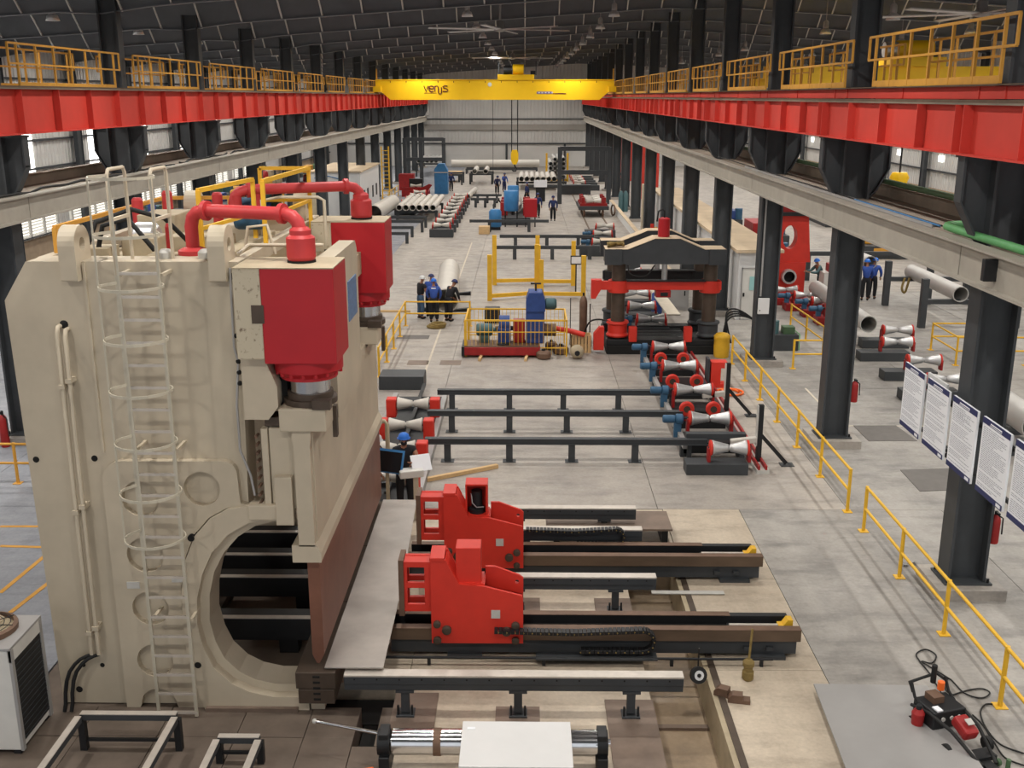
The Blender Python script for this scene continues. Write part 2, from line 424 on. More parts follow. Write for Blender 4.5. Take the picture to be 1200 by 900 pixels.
# roof: sheet, rafters with fly braces, purlins
g = G(); xs = [WL, 8, WR]
pr = [(x, sheet(x)) for x in xs]+[(x, sheet(x)+.1) for x in reversed(xs)]
g.prism(pr, -12, YEND, 'y').o('ceiling', 'roof_sheet', kind='structure')
ceil = bpy.data.objects['ceiling']
bx = [x*1.55 for x in range(-16, 19)]
pg = G()
first = None
for x in bx:
    if first is None: first = G().box(-.04, -12, -.24, .04, YEND, -.02).o('purlin', 'brace', ceil, loc=(x, 0, sheet(x)))
    else: inst(first, ceil, (x, 0, sheet(x)))
def depth(x):
    d = .82
    for c in (XL, XR, WL, WR): d = max(d, .98-.1*abs(x-c))
    return d
raf = None
xs = [WL+.2]+[WL+1.5*i for i in range(1, 35)]+[8, WR-.2]; xs = sorted(xs)
top = [(x, sheet(x)-.24) for x in xs]; bot = [(x, sheet(x)-.24-depth(x)) for x in xs]
for k, y in enumerate([Y0+BAY*i for i in range(-2, NB)]):
    lb = 'dark steel roof rafter crossing the hall'
    if raf is None:
        raf = T('roof_rafter', 'dark tapered steel roof rafter with light braces crossing the hall', 'rafter', (0, 0, 0), 0, 'roof rafters')
        G().prism(bot+list(reversed(top)), -.012, .012, 'y').o('web', 'charcoal_roof', raf)
        f = G()
        for a, b in zip(bot[:-1], bot[1:]): f.bar((a[0], 0, a[1]), (b[0], 0, b[1]), .26, .03)
        f.o('bottom_flange', 'charcoal_roof', raf)
        for x in bx[1:-1]:
            G().bar((x, -1.0, sheet(x)-.2), (x, -.05, sheet(x)-.24-depth(x)), .055, .055).o('brace', 'brace', raf)
        raf.location.y = y
    else: rr = dup(raf, (0, y, 0)); rr['label'] = 'dark steel roof rafter with light braces, %s from the end wall' % ordn[NB+1-k] if NB+1-k < 15 else 'dark steel roof rafter with light braces above the near end of the hall'

# columns of the two rows
def column(x):
    t = T('steel_column', 'x', 'column', (x, 0, 0), 0, 'charcoal columns of the hall')
    s = 1
    g = G(); g.box(-.34, -.24, .22, -.29, .24, 7.7); g.box(.29, -.24, .22, .34, .24, 7.7); g.box(-.29, -.03, .22, .29, .03, 7.7)
    g.o('shaft', 'charcoal', t)
    g = G(); g.box(-.3, -.2, 7.7, -.25, .2, 12.9 if x > 0 else 11.6); g.box(.25, -.2, 7.7, .3, .2, 12.9 if x > 0 else 11.6); g.box(-.25, -.03, 7.7, .25, .03, 12.9 if x > 0 else 11.6)
    g.o('upper_shaft', 'charcoal', t)
    for sg in (-1, 1):
        pl = [(sg*.34, 6.25), (sg*.5, 6.4), (sg*.8, 6.95), (sg*.8, 7.68), (sg*.34, 7.68)]
        if sg < 0: pl.reverse()
        g = G(); g.prism(pl, -.03, .03, 'y'); 
        g.bar((sg*.34, 0, 6.2), (sg*1.0, 0, 7.0), .4, .03, (0, 1, 0)) if 0 else None
        g.box(sg*.34, -.2, 7.64, sg*.84, .2, 7.7); g.box(sg*.78, -.14, 6.95, sg*.82, .14, 7.66)
        g.prism([(sg*.34, 6.2), (sg*.52, 6.36), (sg*.82, 6.93), (sg*.82, 6.98), (sg*.5, 6.4), (sg*.34, 6.25)], -.14, .14, 'y')
        g.o('corbel', 'charcoal', t)
    bp = G().box(-.42, -.34, .2, .42, .34, .235).o('base_plate', 'charcoal', t)
    G().box(-.6, -.55, -.02, .6, .55, .2).o('plinth', 'beam_back', t) if 0 else G().box(-.6, -.55, 0, .6, .55, .2).o('plinth', 'floor_grey', t)
    for bx_, by_ in ((-.36, -.28), (.36, -.28), (-.36, .28), (.36, .28)): G().cyl((bx_, by_, .23), (bx_, by_, .31), .025, 6).o('anchor_bolt', 'black_steel', bp)
    return t
for x, nm in ((XR, 'right'), (XL, 'left')):
    c0 = None
    for k, y in enumerate(COLY):
        if nm == 'left' and k == 0: continue
        n = ordn[k] if nm == 'right' else ordn[k-1]
        lb = 'charcoal steel column, %s from the front in the %s row' % (n, nm)
        if c0 is None: c0 = column(x); c0.location.y = y; c0['label'] = lb
        else: dup(c0, (x, y, 0), None, lb)

# red crane girders with stiffeners, handrails on top
def girder(x, z0, z1, label, side, st=2.075, fw=.2):
    t = T('crane_girder', label, 'girder', (x, 0, 0))
    G().box(-.01, 2, z0, .01, YEND-.3, z1).o('web', 'red_girder', t)
    G().box(-fw, 2, z1-.03, fw, YEND-.3, z1).o('top_flange', 'beam_back', t)
    G().box(-.2, 2, z0, .2, YEND-.3, z0+.03).o('bottom_flange', 'red_girder', t)
    G().box(-.03, 2, z1, .03, YEND-.3, z1+.05).o('crane_rail', 'rust_rail', t)
    f = None; n = int((YEND-14)/st)
    for i in range(n):
        if f is None: f = G().box(side*.01, -.012, z0+.03, side*.17, .012, z1-.03).o('stiffener', 'red_girder', t, loc=(0, 13.35, 0))
        else: inst(f, t, (0, 13.35+i*st, 0))
    if fw < .15:
        for y in COLY: inst(f, t, (0, y+.35, 0))
    return t
girder(-12.15, 7.72, 8.8, 'red steel crane girder running along the left columns', 1)
girder(7.22, 7.68, 8.5, 'red steel crane girder running along the right columns, facing the hall', -1, 2.075, .12)
girder(8.75, 7.68, 8.7, 'red steel crane girder behind the right columns, serving the side aisle', -1, 4.15)
def handrail(label, group, x, y, z, L=5.6, m='yellow_old', out=1):
    t = T('walkway_handrail', label, 'handrail', (x, y, z), 0, group)
    G().bar((0, -.45, 1.02), (0, L+.45, 1.02), .05).o('top_rail', m, t)
    G().bar((0, -.45, .55), (0, L+.45, .55), .045).o('mid_rail', m, t)
    G().box(-.02, 0, 0, .02, L, .12).o('toe_board', m, t)
    p0 = None
    for i in range(7):
        if p0 is None: p0 = G().bar((0, 0, 0), (0, 0, 1.02), .05).o('post', m, t)
        else: inst(p0, t, (0, L*i/6, 0))
    e0 = G().bar((0, -.45, .55), (0, -.45, 1.02), .045).o('end_post', m, t)
    inst(e0, t, (0, L+.9, 0))
    return t
fas = T('walkway_fascia', 'narrow red fascia strip under the right walkway handrails', 'fascia', (7.48, 0, 0))
G().box(-.01, 2, 8.56, .01, YEND-.4, 8.76).o('strip', 'red_girder', fas)
f = None
for y in COLY:
    for d in (-.5, .5, 4.1):
        if f is None: f = G().box(-.03, -.03, 8.56, -.01, .03, 8.76).o('joint_plate', 'red_girder', fas, loc=(0, y+d, 0))
        else: inst(f, fas, (0, y+d, 0))
for nm, x, z in (('left', -12.3, 8.82), ('right', 7.46, 8.8)):
    h0 = None
    for k in range(NB-1):
        lb = 'yellow handrail on the %s crane walkway, %s bay from the front' % (nm, ordn[k])
        y = COLY[k]+(.65 if nm == 'left' else -.25)
        if h0 is None: h0 = handrail(lb, 'yellow walkway handrails', x, y, z, 6.2)
        else: dup(h0, (x, y, z), None, lb)
h0 = None
for nm, x, z in (('left', -13.75, 8.82), ('right', 9.2, 8.8)):
    for k in range(NB-1):
        lb = 'yellow handrail behind the columns of the %s crane walkway, %s bay from the front' % (nm, ordn[k])
        y = COLY[k]+1.4
        if h0 is None: h0 = handrail(lb, 'rear walkway handrails', x, y, z)
        else: dup(h0, (x, y, z), None, lb)
for nm, x0, x1, z, w_ in (('left', -12.5, -12.0, 8.8, 'hall side of the left'), ('left', -14.0, -13.2, 8.8, 'aisle side of the left'), ('right', 7.36, 7.56, 8.77, 'hall side of the right'), ('right', 8.45, 9.4, 8.77, 'aisle side of the right')):
    G().box(x0, 2, z, x1, YEND-.4, z+.02).o('walkway_plate', 'rust_rail', label='brown walkway plate on the %s columns' % w_, cat='walkway')

# grey service beams lower on the columns
def service(x, s, label):
    t = T('service_beam', label, 'beam', (x, 0, 0))
    f = None
    for k in range(-1, NB):
        y = Y0+BAY*k+.01
        if f is None:
            f = G().box(-.02*s, .02, 5.72, .02*s, BAY-.02, 6.25).o('beam_panel', 'grey_beam', t, loc=(0, y, 0))
            lp = G().box(-.1, .02, 6.23, .12*s if s > 0 else -.12, BAY-.02, 6.27)
        elif y+BAY < YEND: inst(f, t, (0, y, 0))
    G().box(-.14, 9, 6.25, .14, YEND-.6, 6.29).o('top_flange', 'grey_beam', t)
    G().box(-.14, 9, 5.68, .14, YEND-.6, 5.72).o('bottom_flange', 'grey_beam', t)
    G().box(s*.14, 9, 6.2, s*1.6, YEND-.6, 6.22).o('tray_floor', 'beam_back', t)
    G().box(s*1.6, 9, 5.72, s*1.66, YEND-.6, 6.5).o('far_beam', 'beam_back', t)
    G().box(s*1.5, 9, 6.5, s*1.76, YEND-.6, 6.53).o('far_flange', 'rust_rail', t)
    return t
service(-12.15, -1, 'long grey service beam along the left columns with cables on top')
service(7.28, 1, 'long grey service beam along the right columns with green pipes on top')
# pipes and cables lying on the service beams
def tubeobj(name, pts, r, m, label, cat, group=None, n=8):
    p0 = Vector(pts[0]); g = G(); g.tube([Vector(p)-p0 for p in pts], r, n); return g.o(name, m, loc=p0, label=label, cat=cat, group=group)
tubeobj('pipe', [(8.72, 9, 6.62), (8.72, 60, 6.62)], .07, 'green_dark', 'long dark green pipe beside the far flange of the right service beam', 'pipe')
tubeobj('pipe', [(7.46, 9, 6.38), (7.46, 18.5, 6.38), (7.48, 18.75, 6.38), (7.56, 18.92, 6.38), (7.75, 19.0, 6.38), (8.4, 19.0, 6.38)], .072, 'green', 'bright green pipe on the right service beam bending beyond the first column', 'pipe')
tubeobj('pipe', [(7.55, 9, 6.31), (7.55, 15.6, 6.31), (7.5, 15.9, 6.3)], .07, 'green', 'second bright green pipe at the edge of the right service beam', 'pipe') if 0 else None
g = G()
for i in range(46):
    y = 19.3+i*.36; g.bar((7.4, y, 6.32), (7.54, y, 6.32), .03, .03)
g.bar((7.4, 19.2, 6.33), (7.4, 36, 6.33), .02, .06); g.bar((7.54, 19.2, 6.33), (7.54, 36, 6.33), .02, .06)
g.o('cable_ladder', 'grey_panel', label='grey cable ladder on the right service beam', cat='cable tray', loc=(0, 0, 0))
for i, (x, m, lb) in enumerate(((7.45, 'blue_light', 'blue cable in the cable ladder of the right service beam'), (7.49, 'rubber', 'black cable in the cable ladder of the right service beam'))):
    tubeobj('cable', [(x+.01*math.sin(y), y, 6.36) for y in range(19, 25 if m == 'blue_light' else 44)], .016, m, lb, 'cable')
for i in range(4):
    r = random.Random(i); y0 = 24+i*7
    tubeobj('cable', [(-12.38+.1*math.sin(k*.9+i), y0+k*.8, 6.26+.08*abs(math.sin(k*1.1+i))) for k in range(9)], .035, 'rubber', 'black cable lying loose on the left service beam, %s from the front' % ordn[i], 'cable', 'cables on the left service beam')

# pendant lamps: the light of the hall
lamp = T('pendant_lamp', 'grey pendant high bay lamp hanging from the roof', 'lamp', (0, 0, 0), 0, 'pendant lamps under the roof')
G().cyl((0, 0, .35), (0, 0, 1.9), .02, 6).o('rod', 'grey_panel', lamp)
G().lathe([(.05, .45), (.11, .38), (.12, .18), (.1, .12)], (0, 0, 0), (0, 0, 1), 10).o('ballast', 'grey_panel', lamp)
G().lathe([(.1, .12), (.17, .06), (.23, -.1), (.24, -.1), (.18, .075), (.1, .14)], (0, 0, 0), (0, 0, 1), 14, caps=False).o('reflector', 'silver', lamp); refl = [c for c in lamp.children if c.name.startswith('reflector')][0]
G().lathe([(.2, -.06), (.001, -.06)], (0, 0, 0), (0, 0, 1), 14, caps=False).o('lens', 'lamp_glow', refl)
ld = bpy.data.lights.new('lamp_light', 'AREA'); ld.shape = 'DISK'; ld.size = .42; ld.energy = LAMP_W; ld.color = (1, .96, .9); ld.spread = math.radians(165)
n = 0
for y in [Y0+BAY*(i+.45) for i in range(-2, NB-1)]:
    for xi, x in enumerate((-21, -16.2, -8.5, -2.4, 3.7, 12.5, 18.5, 24.5)):
        z = 11.9 if -12 < x < 8 else 11.2
        c = lamp if n == 0 else dup(lamp, (x, y, z)); n += 1
        c.location = (x, y, z); yi = round((y-Y0)/BAY-.45)
        c['label'] = 'grey pendant roof lamp, %s row from the left wall, %s lamp from the far end' % (ordn[xi], ordn[NB-2-yi] if NB-2-yi < 15 else 'last')
        if n == 1:
            lo = bpy.data.objects.new('lamp_light', ld); COL.objects.link(lo); lo.parent = c; lo.location = (0, 0, -.12)

# big slow ceiling fans
def fan(loc, rz, label):
    t = T('ceiling_fan', label, 'fan', loc, rz, 'large ceiling fans')
    G().cyl((0, 0, .1), (0, 0, 1.6), .05, 8).o('rod', 'grey_panel', t)
    G().lathe([(.05, .35), (.16, .3), (.16, .05), (.28, 0), (.28, -.08), (.1, -.14)], (0, 0, 0), (0, 0, 1), 14).o('hub', 'grey_panel', t)
    b0 = None
    for i in range(6):
        if b0 is None:
            b0 = G().cb((1.75, 0, -.03), (3.0, .22, .035), rx=.15).o('blade', 'silver', t)
        else: inst(b0, t, None, i*PI/3)
    return t
f0 = fan((-1.1, 49, 11.5), .32, 'large six-blade ceiling fan hanging above the near end of the hall')
dup(f0, (-1.0, 88, 11.6), .1, 'large ceiling fan just above the hoist of the yellow crane')
dup(f0, (13.5, 33, 11.0), .55, 'large ceiling fan in the side aisle above the right handrail')
# ------------------------------------------------------------------ the big press
def circ(cx, cz, r, n=28): return [(cx+r*math.cos(2*PI*i/n), cz+r*math.sin(2*PI*i/n)) for i in range(n)]
press = T('hydraulic_press', 'huge cream hydraulic bending press with red cylinder housings and caged ladder', 'press', (-4.6, 13.6, 0))
W = dict(par=press, world=True)
throat = [(-3.0, .33), (-3.6, .33), (-3.9, .4), (-4.13, .53), (-4.33, .75), (-4.44, 1.02), (-4.5, 1.35), (-4.47, 1.75), (-4.38, 2.1), (-4.22, 2.4), (-4.0, 2.65), (-3.75, 2.81), (-3.5, 2.88), (-3.25, 2.9)]
prof = [(-6.75, 0), (-3.0, 0)]+throat+[(-3.25, 3.08), (-3.82, 3.1), (-3.74, 6.52), (-6.52, 6.52), (-6.86, 6.0)]
for y in (13.58, 18.7): G().prism(prof, y, y+.5, 'y').o('side_frame', 'cream', bev=.012, **W)
ring_o = [(-4.62, .0), (-4.74, .4), (-4.82, .9), (-4.83, 1.4), (-4.81, 1.9), (-4.72, 2.35), (-4.56, 2.72), (-4.34, 2.97), (-4.08, 3.12), (-3.8, 3.17), (-3.36, 3.17)]
ring_i = [(-3.36, 2.99), (-3.5, 2.98), (-3.8, 2.92), (-4.1, 2.74), (-4.34, 2.47), (-4.5, 2.14), (-4.6, 1.76), (-4.63, 1.35), (-4.57, .98), (-4.44, .67), (-4.2, .42), (-3.95, .29), (-3.62, .21), (-3.1, .21), (-3.1, .0)]
G().prism(ring_o+ring_i, 13.42, 13.6, 'y').o('throat_ring', 'cream', bev=.012, **W)
po = [(-5.6, 0), (-5.59, .12)]+arc(-5.3, .05, .26, 165, 15, 10)+[(-5.02, .12), (-5.0, 0)]
panel = [(-5.78, 0)]+[(-5.58, 0), (-5.56, .05)]+arc(-5.3, .05, .26, 180, 0, 12)+[(-5.02, 0), (-4.64, 0)]+[(x-.02, z) for x, z in ring_o[1:-1]]+[(-3.9, 3.19), (-3.92, 3.62)]+arc(-4.1, 3.62, .18, 0, 90, 6)+arc(-5.48, 3.5, .3, 90, 180, 8)
hol = [circ(-5.28, 3.25, .26), circ(-5.29, 2.41, .26), circ(-5.29, 1.59, .26), circ(-5.3, .76, .26), circ(-4.42, 3.4, .25)]
G().prism(panel, 13.47, 13.6, 'y', hol).o('lower_panel', 'cream', bev=.01, **W)
G().box(-5.775, 13.545, 3.9, -5.74, 13.6, 6.5).o('seam_strip', 'cream', bev=.004, **W)
for x, z, r, ys_ in ((-6.71, 3.78, .045, 13.58), (-5.9, 3.8, .045, 13.58), (-4.61, 2.69, .05, 13.42), (-4.67, .72, .05, 13.42), (-3.85, 6.33, .05, 13.58), (-6.4, .62, .035, 13.58), (-6.12, .62, .035, 13.58), (-6.5, .22, .05, 13.58), (-4.75, 1.2, .02, 13.42)):
    G().cyl((x, ys_-.004, z), (x, 13.62, z), r, 12).o('bolt_hole', 'dark_inside', **W)
for x, z in ((-5.5, 1.95), (-4.86, 2.05)): G().box(x-.09, 13.46, z-.05, x+.09, 13.56, z+.05).o('name_plate', 'brace', **W)
# lifting lugs
for x in (-5.9, -3.97):
    for y in (13.42, 18.6):
        lug = [(y, 6.28), (y+.5, 6.28), (y+.5, 6.72)]+arc(y+.25, 6.74, .25, 0, 180, 12)+[(y, 6.72)]
        G().prism(lug, x-.11, x+.11, 'x', [circ(y+.25, 6.74, .09, 14)]).o('lifting_lug', 'cream', bev=.02, **W)
# crown between the frames and the deck on top
G().box(-6.4, 14.08, 5.6, -3.9, 18.7, 6.3).o('crown_box', 'cream_dirty', **W)
G().box(-6.6, 14.08, 6.3, -6.45, 18.7, 6.5).o('crown_edge', 'cream', **W)
G().box(-3.95, 14.08, 6.3, -3.8, 18.7, 6.48).o('crown_edge', 'cream', **W)
G().box(-6.7, 14.08, .0, -5.2, 18.7, .12).o('tie_plate', 'deck_brown', **W)
# cylinder housings
for i, y in enumerate((13.2, 18.3)):
    G().box(-3.72, y, 5.3, -3.37, y+.95, 6.49).o('housing_side', 'cream_rust', bev=.015, **W)
    hb = G().box(-3.37, y, 5.24, -2.43, y+.95, 6.485).o('cylinder_housing', 'red_press', bev=.012, **W)
    G().box(-3.72, y-.002, 6.487, -2.43, y+.952, 6.5).o('housing_top', 'cream_dirty', **W)
    G().box(-3.5, y-.012, 5.78, -3.34, y+.02, 6.02).o('latch_plate', 'dark_rust', hb, world=True)
    c = (-2.9, y+.5, 0)
    cfl = G().steps([(.46, 5.24), (.46, 5.08), (.38, 5.0), (.38, 4.96)], c, (0, 0, 1), 24).o('cylinder_flange', 'red_press', **W)
    for k in range(16):
        a = 2*PI*k/16; G().cyl((c[0]+.42*math.cos(a), c[1]+.42*math.sin(a), 5.02), (c[0]+.42*math.cos(a), c[1]+.42*math.sin(a), 5.09), .03, 6).o('flange_bolt', 'red_press', cfl, world=True)
    G().cyl((c[0], c[1], 4.6), (c[0], c[1], 5.0), .275, 28).o('piston', 'chrome', **W)
    G().steps([(.3, 4.76), (.31, 4.76), (.31, 4.68), (.36, 4.68), (.36, 4.6)], c, (0, 0, 1), 22).o('piston_collar', 'dark_rust', **W)
    G().box(c[0]+.1, c[1]-.44, 4.6, c[0]+.34, c[1]-.28, 4.72).o('clamp', 'dark_rust', **W)
    # ram head under the piston
    G().box(-3.26, y+.1, 4.28, -2.63, y+1.0, 4.6).o('ram_head', 'cream', bev=.02, **W)
    st = [(-3.1, 4.28), (-2.86, 4.28), (-2.86, 4.2), (-2.88, 4.05), (-2.88, 2.6), (-3.1, 2.6), (-3.1, 4.05), (-3.12, 4.2)]
    G().prism(st, y+.16, y+.45, 'y').o('ram_stem', 'cream', bev=.015, **W)
    G().box(-2.64, y+.6, 4.05, -2.58, y+.72, 4.5).o('limit_bracket', 'dark_rust', **W)
    if i == 0:
        G().prism([(-3.74, 4.42), (-3.42, 4.42), (-3.28, 4.6), (-3.28, 4.88), (-3.44, 5.3), (-3.74, 5.3)], y+.2, y+.7, 'y').o('guide_bracket', 'cream', bev=.02, **W)
        G().box(-3.3, y+.45, 4.3, -3.2, y+.7, 5.24).o('guide_shaft', 'dark_inside', **W); G().box(-3.5, y+.3, 4.3, -3.28, y+.6, 4.42).o('guide_cap', 'dark_rust', **W)
        G().box(-3.55, y+.24, 3.12, -3.46, y+.4, 4.28).o('guide_rail', 'cream', bev=.008, **W)
        G().box(-3.45, y+.27, 3.12, -3.1, y+.42, 4.28).o('guide_rail', 'cream', bev=.008, **W)
        G().box(-3.39, y+.14, 2.92, -3.15, y+.3, 3.62).o('gib_block', 'cream', bev=.01, **W)
        G().box(-3.78, y+.17, 2.98, -3.3, y+.38, 3.2).o('guide_foot', 'cream', bev=.02, **W)
        for k in range(9): G().cyl((-3.62, y+.25, 3.2+k*.12), (-3.62, y+.38, 3.2+k*.12), .022, 8).o('rail_bolt', 'rust_die', **W)
# ram
G().box(-3.02, 13.5, 2.6, -2.86, 19.75, 4.3).o('ram_web', 'cream', bev=.01, **W)
G().prism([(14.2, 4.2), (16.35, 4.2), (16.35, 6.3), (16.2, 6.46), (14.2, 6.46)], -2.86, -2.62, 'x').o('ram_tower', 'cream', bev=.03, **W)
G().box(-2.63, 15.35, 5.35, -2.605, 16.1, 5.95).o('press_sign', 'sign_blue', **W)
tri = [(-3.2, 2.36), (-2.8, 2.36), (-2.8, 2.5), (-2.86, 2.62), (-3.02, 2.62), (-3.2, 2.62)]
G().prism(tri, 13.36, 19.78, 'y').o('ram_flange', 'cream', bev=.01, **W)
G().prism([(-2.93, .72), (-2.86, .86), (-2.86, 2.36), (-3.03, 2.36), (-3.03, .86), (-2.97, .72)], 13.5, 19.76, 'y').o('punch', 'rust_punch', **W)
for a, b, z0, z1 in ((-3.25, -2.68, .42, .68), (-3.22, -2.7, .18, .41)):
    for k in range(3): G().box(a, 13.3+k*2.2, z0, b, 13.3+k*2.2+2.18, z1).o('die_block', 'dark_rust', bev=.01, **W)
G().box(-3.08, 13.45, 0, -2.88, 13.9, .18).o('die_foot', 'cream', **W)
G().box(-3.1, 14, 0, -2.8, 19.8, .18).o('die_bed', 'rust_die', **W)
for k in range(5): G().box(-3.0+.0, 13.29, .24+.09*k, -2.9, 13.31, .27+.09*k).o('die_slot', 'dark_inside', **W)
G().box(-3.85, 14.15, 5.6, -2.86, 18.28, 5.98).o('crown_floor', 'cream_dirty', **W)
# seam cable on the front edge
G().tube([(-3.83, 13.52, 6.45), (-3.84, 13.5, 5.4), (-3.8, 13.5, 5.2), (-3.86, 13.5, 4.6), (-3.86, 13.5, 3.95), (-3.74, 13.5, 3.6), (-3.7, 13.5, 3.3)], .018, 6).o('sensor_cable', 'grey_panel', **W)
for z in (5.55, 5.2, 5.05, 4.9): G().sph((-3.8, 13.5, z), .035, 8, 5).o('cable_clip', 'dark_inside', **W)
# pipes running down the frame
for dx, zt in ((0, 5.66), (.1, 5.62)):
    G().tube([(-6.16+dx, 13.6, zt), (-6.16+dx, 13.5, zt), (-6.16+dx, 13.46, zt-.08), (-6.2+dx, 13.46, .86)], .032, 8).o('hydraulic_pipe', 'cream', **W)
    G().tube([(-6.2+dx, 13.46, .86), (-6.27+dx, 13.45, .84), (-6.36+dx, 13.43, .8), (-6.44+dx, 13.41, .73), (-6.52+dx, 13.39, .62), (-6.57+dx, 13.37, .48), (-6.6+dx, 13.35, .3), (-6.6+dx, 13.32, .15), (-6.62+dx, 13.3, .03)], .028, 8).o('hose', 'rubber', **W)
for z in (4.9, 3.1, 1.25):
    for dx, dz in ((-.17-.007*(5-z), -.04), (-.07-.007*(5-z), .04)): G().box(-6.0+dx-.04, 13.41, z+dz-.03, -6.0+dx+.045, 13.6, z+dz+.03).o('pipe_clamp', 'cream', **W)
G().sph((-6.11, 13.585, 5.68), (.065, .02, .06), 10, 6).o('pipe_port', 'dark_inside', **W)
# ladder with safety cage
LX0, LX1, LY = -5.2, -4.66, 13.22
for x in (LX0, LX1):
    G().bar((x-.02, LY, .02), (x, LY, 6.5), .045, .03).o('ladder_rail', 'cream_light', **W)
    G().tube([(x, LY, 6.4), (x, LY, 7.65), (x, LY+.05, 7.72), (x, LY+.55, 7.72), (x, LY+.6, 7.65), (x, LY+.6, 6.5)], .024, 6).o('grab_rail', 'cream', **W)
    for z in (7.1,): G().bar((x, LY, z), (x, LY+.6, z), .04).o('grab_rung', 'cream', **W)
    for z in (6.4, 4.05, 1.55): G().bar((x+.03, LY, z), (x+.03, 13.6, z), .04).o('ladder_bracket', 'cream', **W)
for k in range(22): G().bar((LX0, LY, .08+k*.302), (LX1, LY, .08+k*.302), .036).o('ladder_rung', 'steel_edge', **W)
hoop = [((LX0+LX1)/2+.42*math.cos(math.radians(a)), LY-.12+.5*math.sin(math.radians(a))) for a in range(200, 341, 10)]
hoop = [(LX0, LY)]+[((LX0+LX1)/2-.36, LY-.12)]+[((LX0+LX1)/2+.4*math.cos(math.radians(a)), LY-.22+.42*math.sin(math.radians(a))) for a in range(180, 361, 15)]+[((LX0+LX1)/2+.36, LY-.12), (LX1, LY)]
for z in (7.65, 6.95, 6.3, 5.62, 4.95, 4.25, 3.55, 2.9):
    h = G()
    for a, b in zip(hoop[:-1], hoop[1:]): h.bar((a[0], a[1], z), (b[0], b[1], z), .012, .036)
    h.o('cage_hoop', 'cream_light', **W)
for i in (3, 8, 13):
    G().bar((hoop[i][0], hoop[i][1], 2.9), (hoop[i][0], hoop[i][1], 7.65), .024, .01).o('cage_strap', 'cream_light', **W)
# red oil pipes on top
def elbow_pipe(y0, x0, z0, y1, x1, z1, zt):
    dx, dy = x1-x0, y1-y0
    def P(u, z): return (x0+dx*u/dx if 0 else x0+u, y0+dy*u/dx, z)
    op = G().tube([P(0, z0), P(0, zt-.22), P(.03, zt-.1), P(.1, zt-.03), P(.22, zt), P(dx-.22, zt), P(dx-.1, zt-.03), P(dx-.03, zt-.1), P(dx, zt-.22), P(dx, z1)], .09, 14).o('oil_pipe', 'red_pipe', **W)
    for u in (.24, dx-.24): G().cyl(P(u-.03, zt), P(u+.03, zt), .135, 16).o('pipe_flange', 'red_pipe', op, world=True)
    G().steps([(.2, z0), (.2, z0+.06), (.12, z0+.1)], (x0, y0, 0), (0, 0, 1), 16).o('pipe_flange', 'red_pipe', op, world=True)
    v = G().steps([(.17, z1), (.19, z1+.05), (.19, z1+.3), (.14, z1+.34), (.14, z1+.4), (.1, z1+.44)], (x1, y1, 0), (0, 0, 1), 20).o('prefill_valve', 'red_pipe', **W)
    G().cyl((x1, y1, z1-.02), (x1, y1, z1+.01), .19, 16).o('valve_seat', 'dark_inside', v, world=True)
elbow_pipe(14.25, -4.52, 6.52, 13.72, -2.93, 6.52, 7.12)
elbow_pipe(17.8, -4.9, 6.4, 18.78, -2.9, 6.52, 7.08)
# deck equipment
for x, y, sx, sy, sz, m in ((-5.5, 15.2, .5, .6, .35, 'cream_dirty'), (-4.9, 15.9, .9, .5, .28, 'cream_dirty'), (-5.8, 17.0, .6, .9, .5, 'cream_dirty'), (-4.6, 17.2, .7, .5, .3, 'cream'), (-4.3, 16.2, .25, 2.8, .14, 'cream_dirty'), (-4.9, 14.5, .6, .3, .2, 'cream_dirty'), (-5.9, 14.5, .4, .4, .3, 'cream_dirty')):
    G().box(x-sx/2, y-sy/2, 6.3, x+sx/2, y+sy/2, 6.3+sz).o('valve_block', m, bev=.015, **W)
for x, y in ((-5.2, 17.9), (-4.85, 17.8), (-4.55, 18.0), (-6.2, 16.9), (-6.15, 18.2)):
    G().steps([(.09, 6.3), (.09, 7.0), (.06, 7.04)], (x, y, 0), (0, 0, 1), 12).o('accumulator', 'red_pipe', **W)
for x, y in ((-4.55, 16.6), (-5.0, 18.2)): G().steps([(.16, 0), (.18, .05), (.18, .4), (.12, .46)], (x, y, 6.75), (1, 0, 0), 14).o('pump_motor', 'blue_motor', **W)
for x, y in ((-4.25, 13.9), (-4.78, 13.9)): G().steps([(.09, 6.5), (.1, 6.52), (.1, 6.6), (.06, 6.64)], (x, y, 0), (0, 0, 1), 12).o('port_plug', 'brace', **W)
for pts in ([(-6.1, 14.6, 6.6), (-6.0, 14.7, 6.9), (-5.6, 15, 7.05), (-5.2, 15.2, 6.9), (-5.0, 15.6, 6.5)], [(-5.9, 14.4, 6.5), (-5.75, 14.3, 6.9), (-5.4, 14.3, 7.0), (-5.1, 14.4, 6.55)], [(-4.2, 14.2, 6.5), (-4.3, 14.5, 6.8), (-4.5, 15, 6.75), (-4.6, 15.5, 6.5)]):
    G().tube(pts, .035, 6).o('hose', 'rubber', **W)
for pts in ([(-3.85, 14.0, 6.55), (-3.85, 14.6, 6.6), (-3.2, 14.6, 6.6), (-2.8, 14.6, 6.6)], [(-4.2, 16.9, 6.4), (-4.2, 16.9, 7.0), (-3.9, 16.9, 7.05), (-3.3, 16.9, 7.05), (-3.2, 16.9, 7.0), (-3.2, 16.9, 6.3)], [(-4.0, 15.0, 6.5), (-3.95, 15, 6.8), (-3.7, 15.1, 6.82), (-3.6, 15.1, 6.4)]):
    G().tube(pts, .028, 6).o('cream_pipe', 'cream', **W)
G().steps([(.05, 0), (.05, .35), (.03, .4)], (-4.95, 14.6, 6.5), (0, 0, 1), 10).o('fire_bottle', 'red_dark', **W)
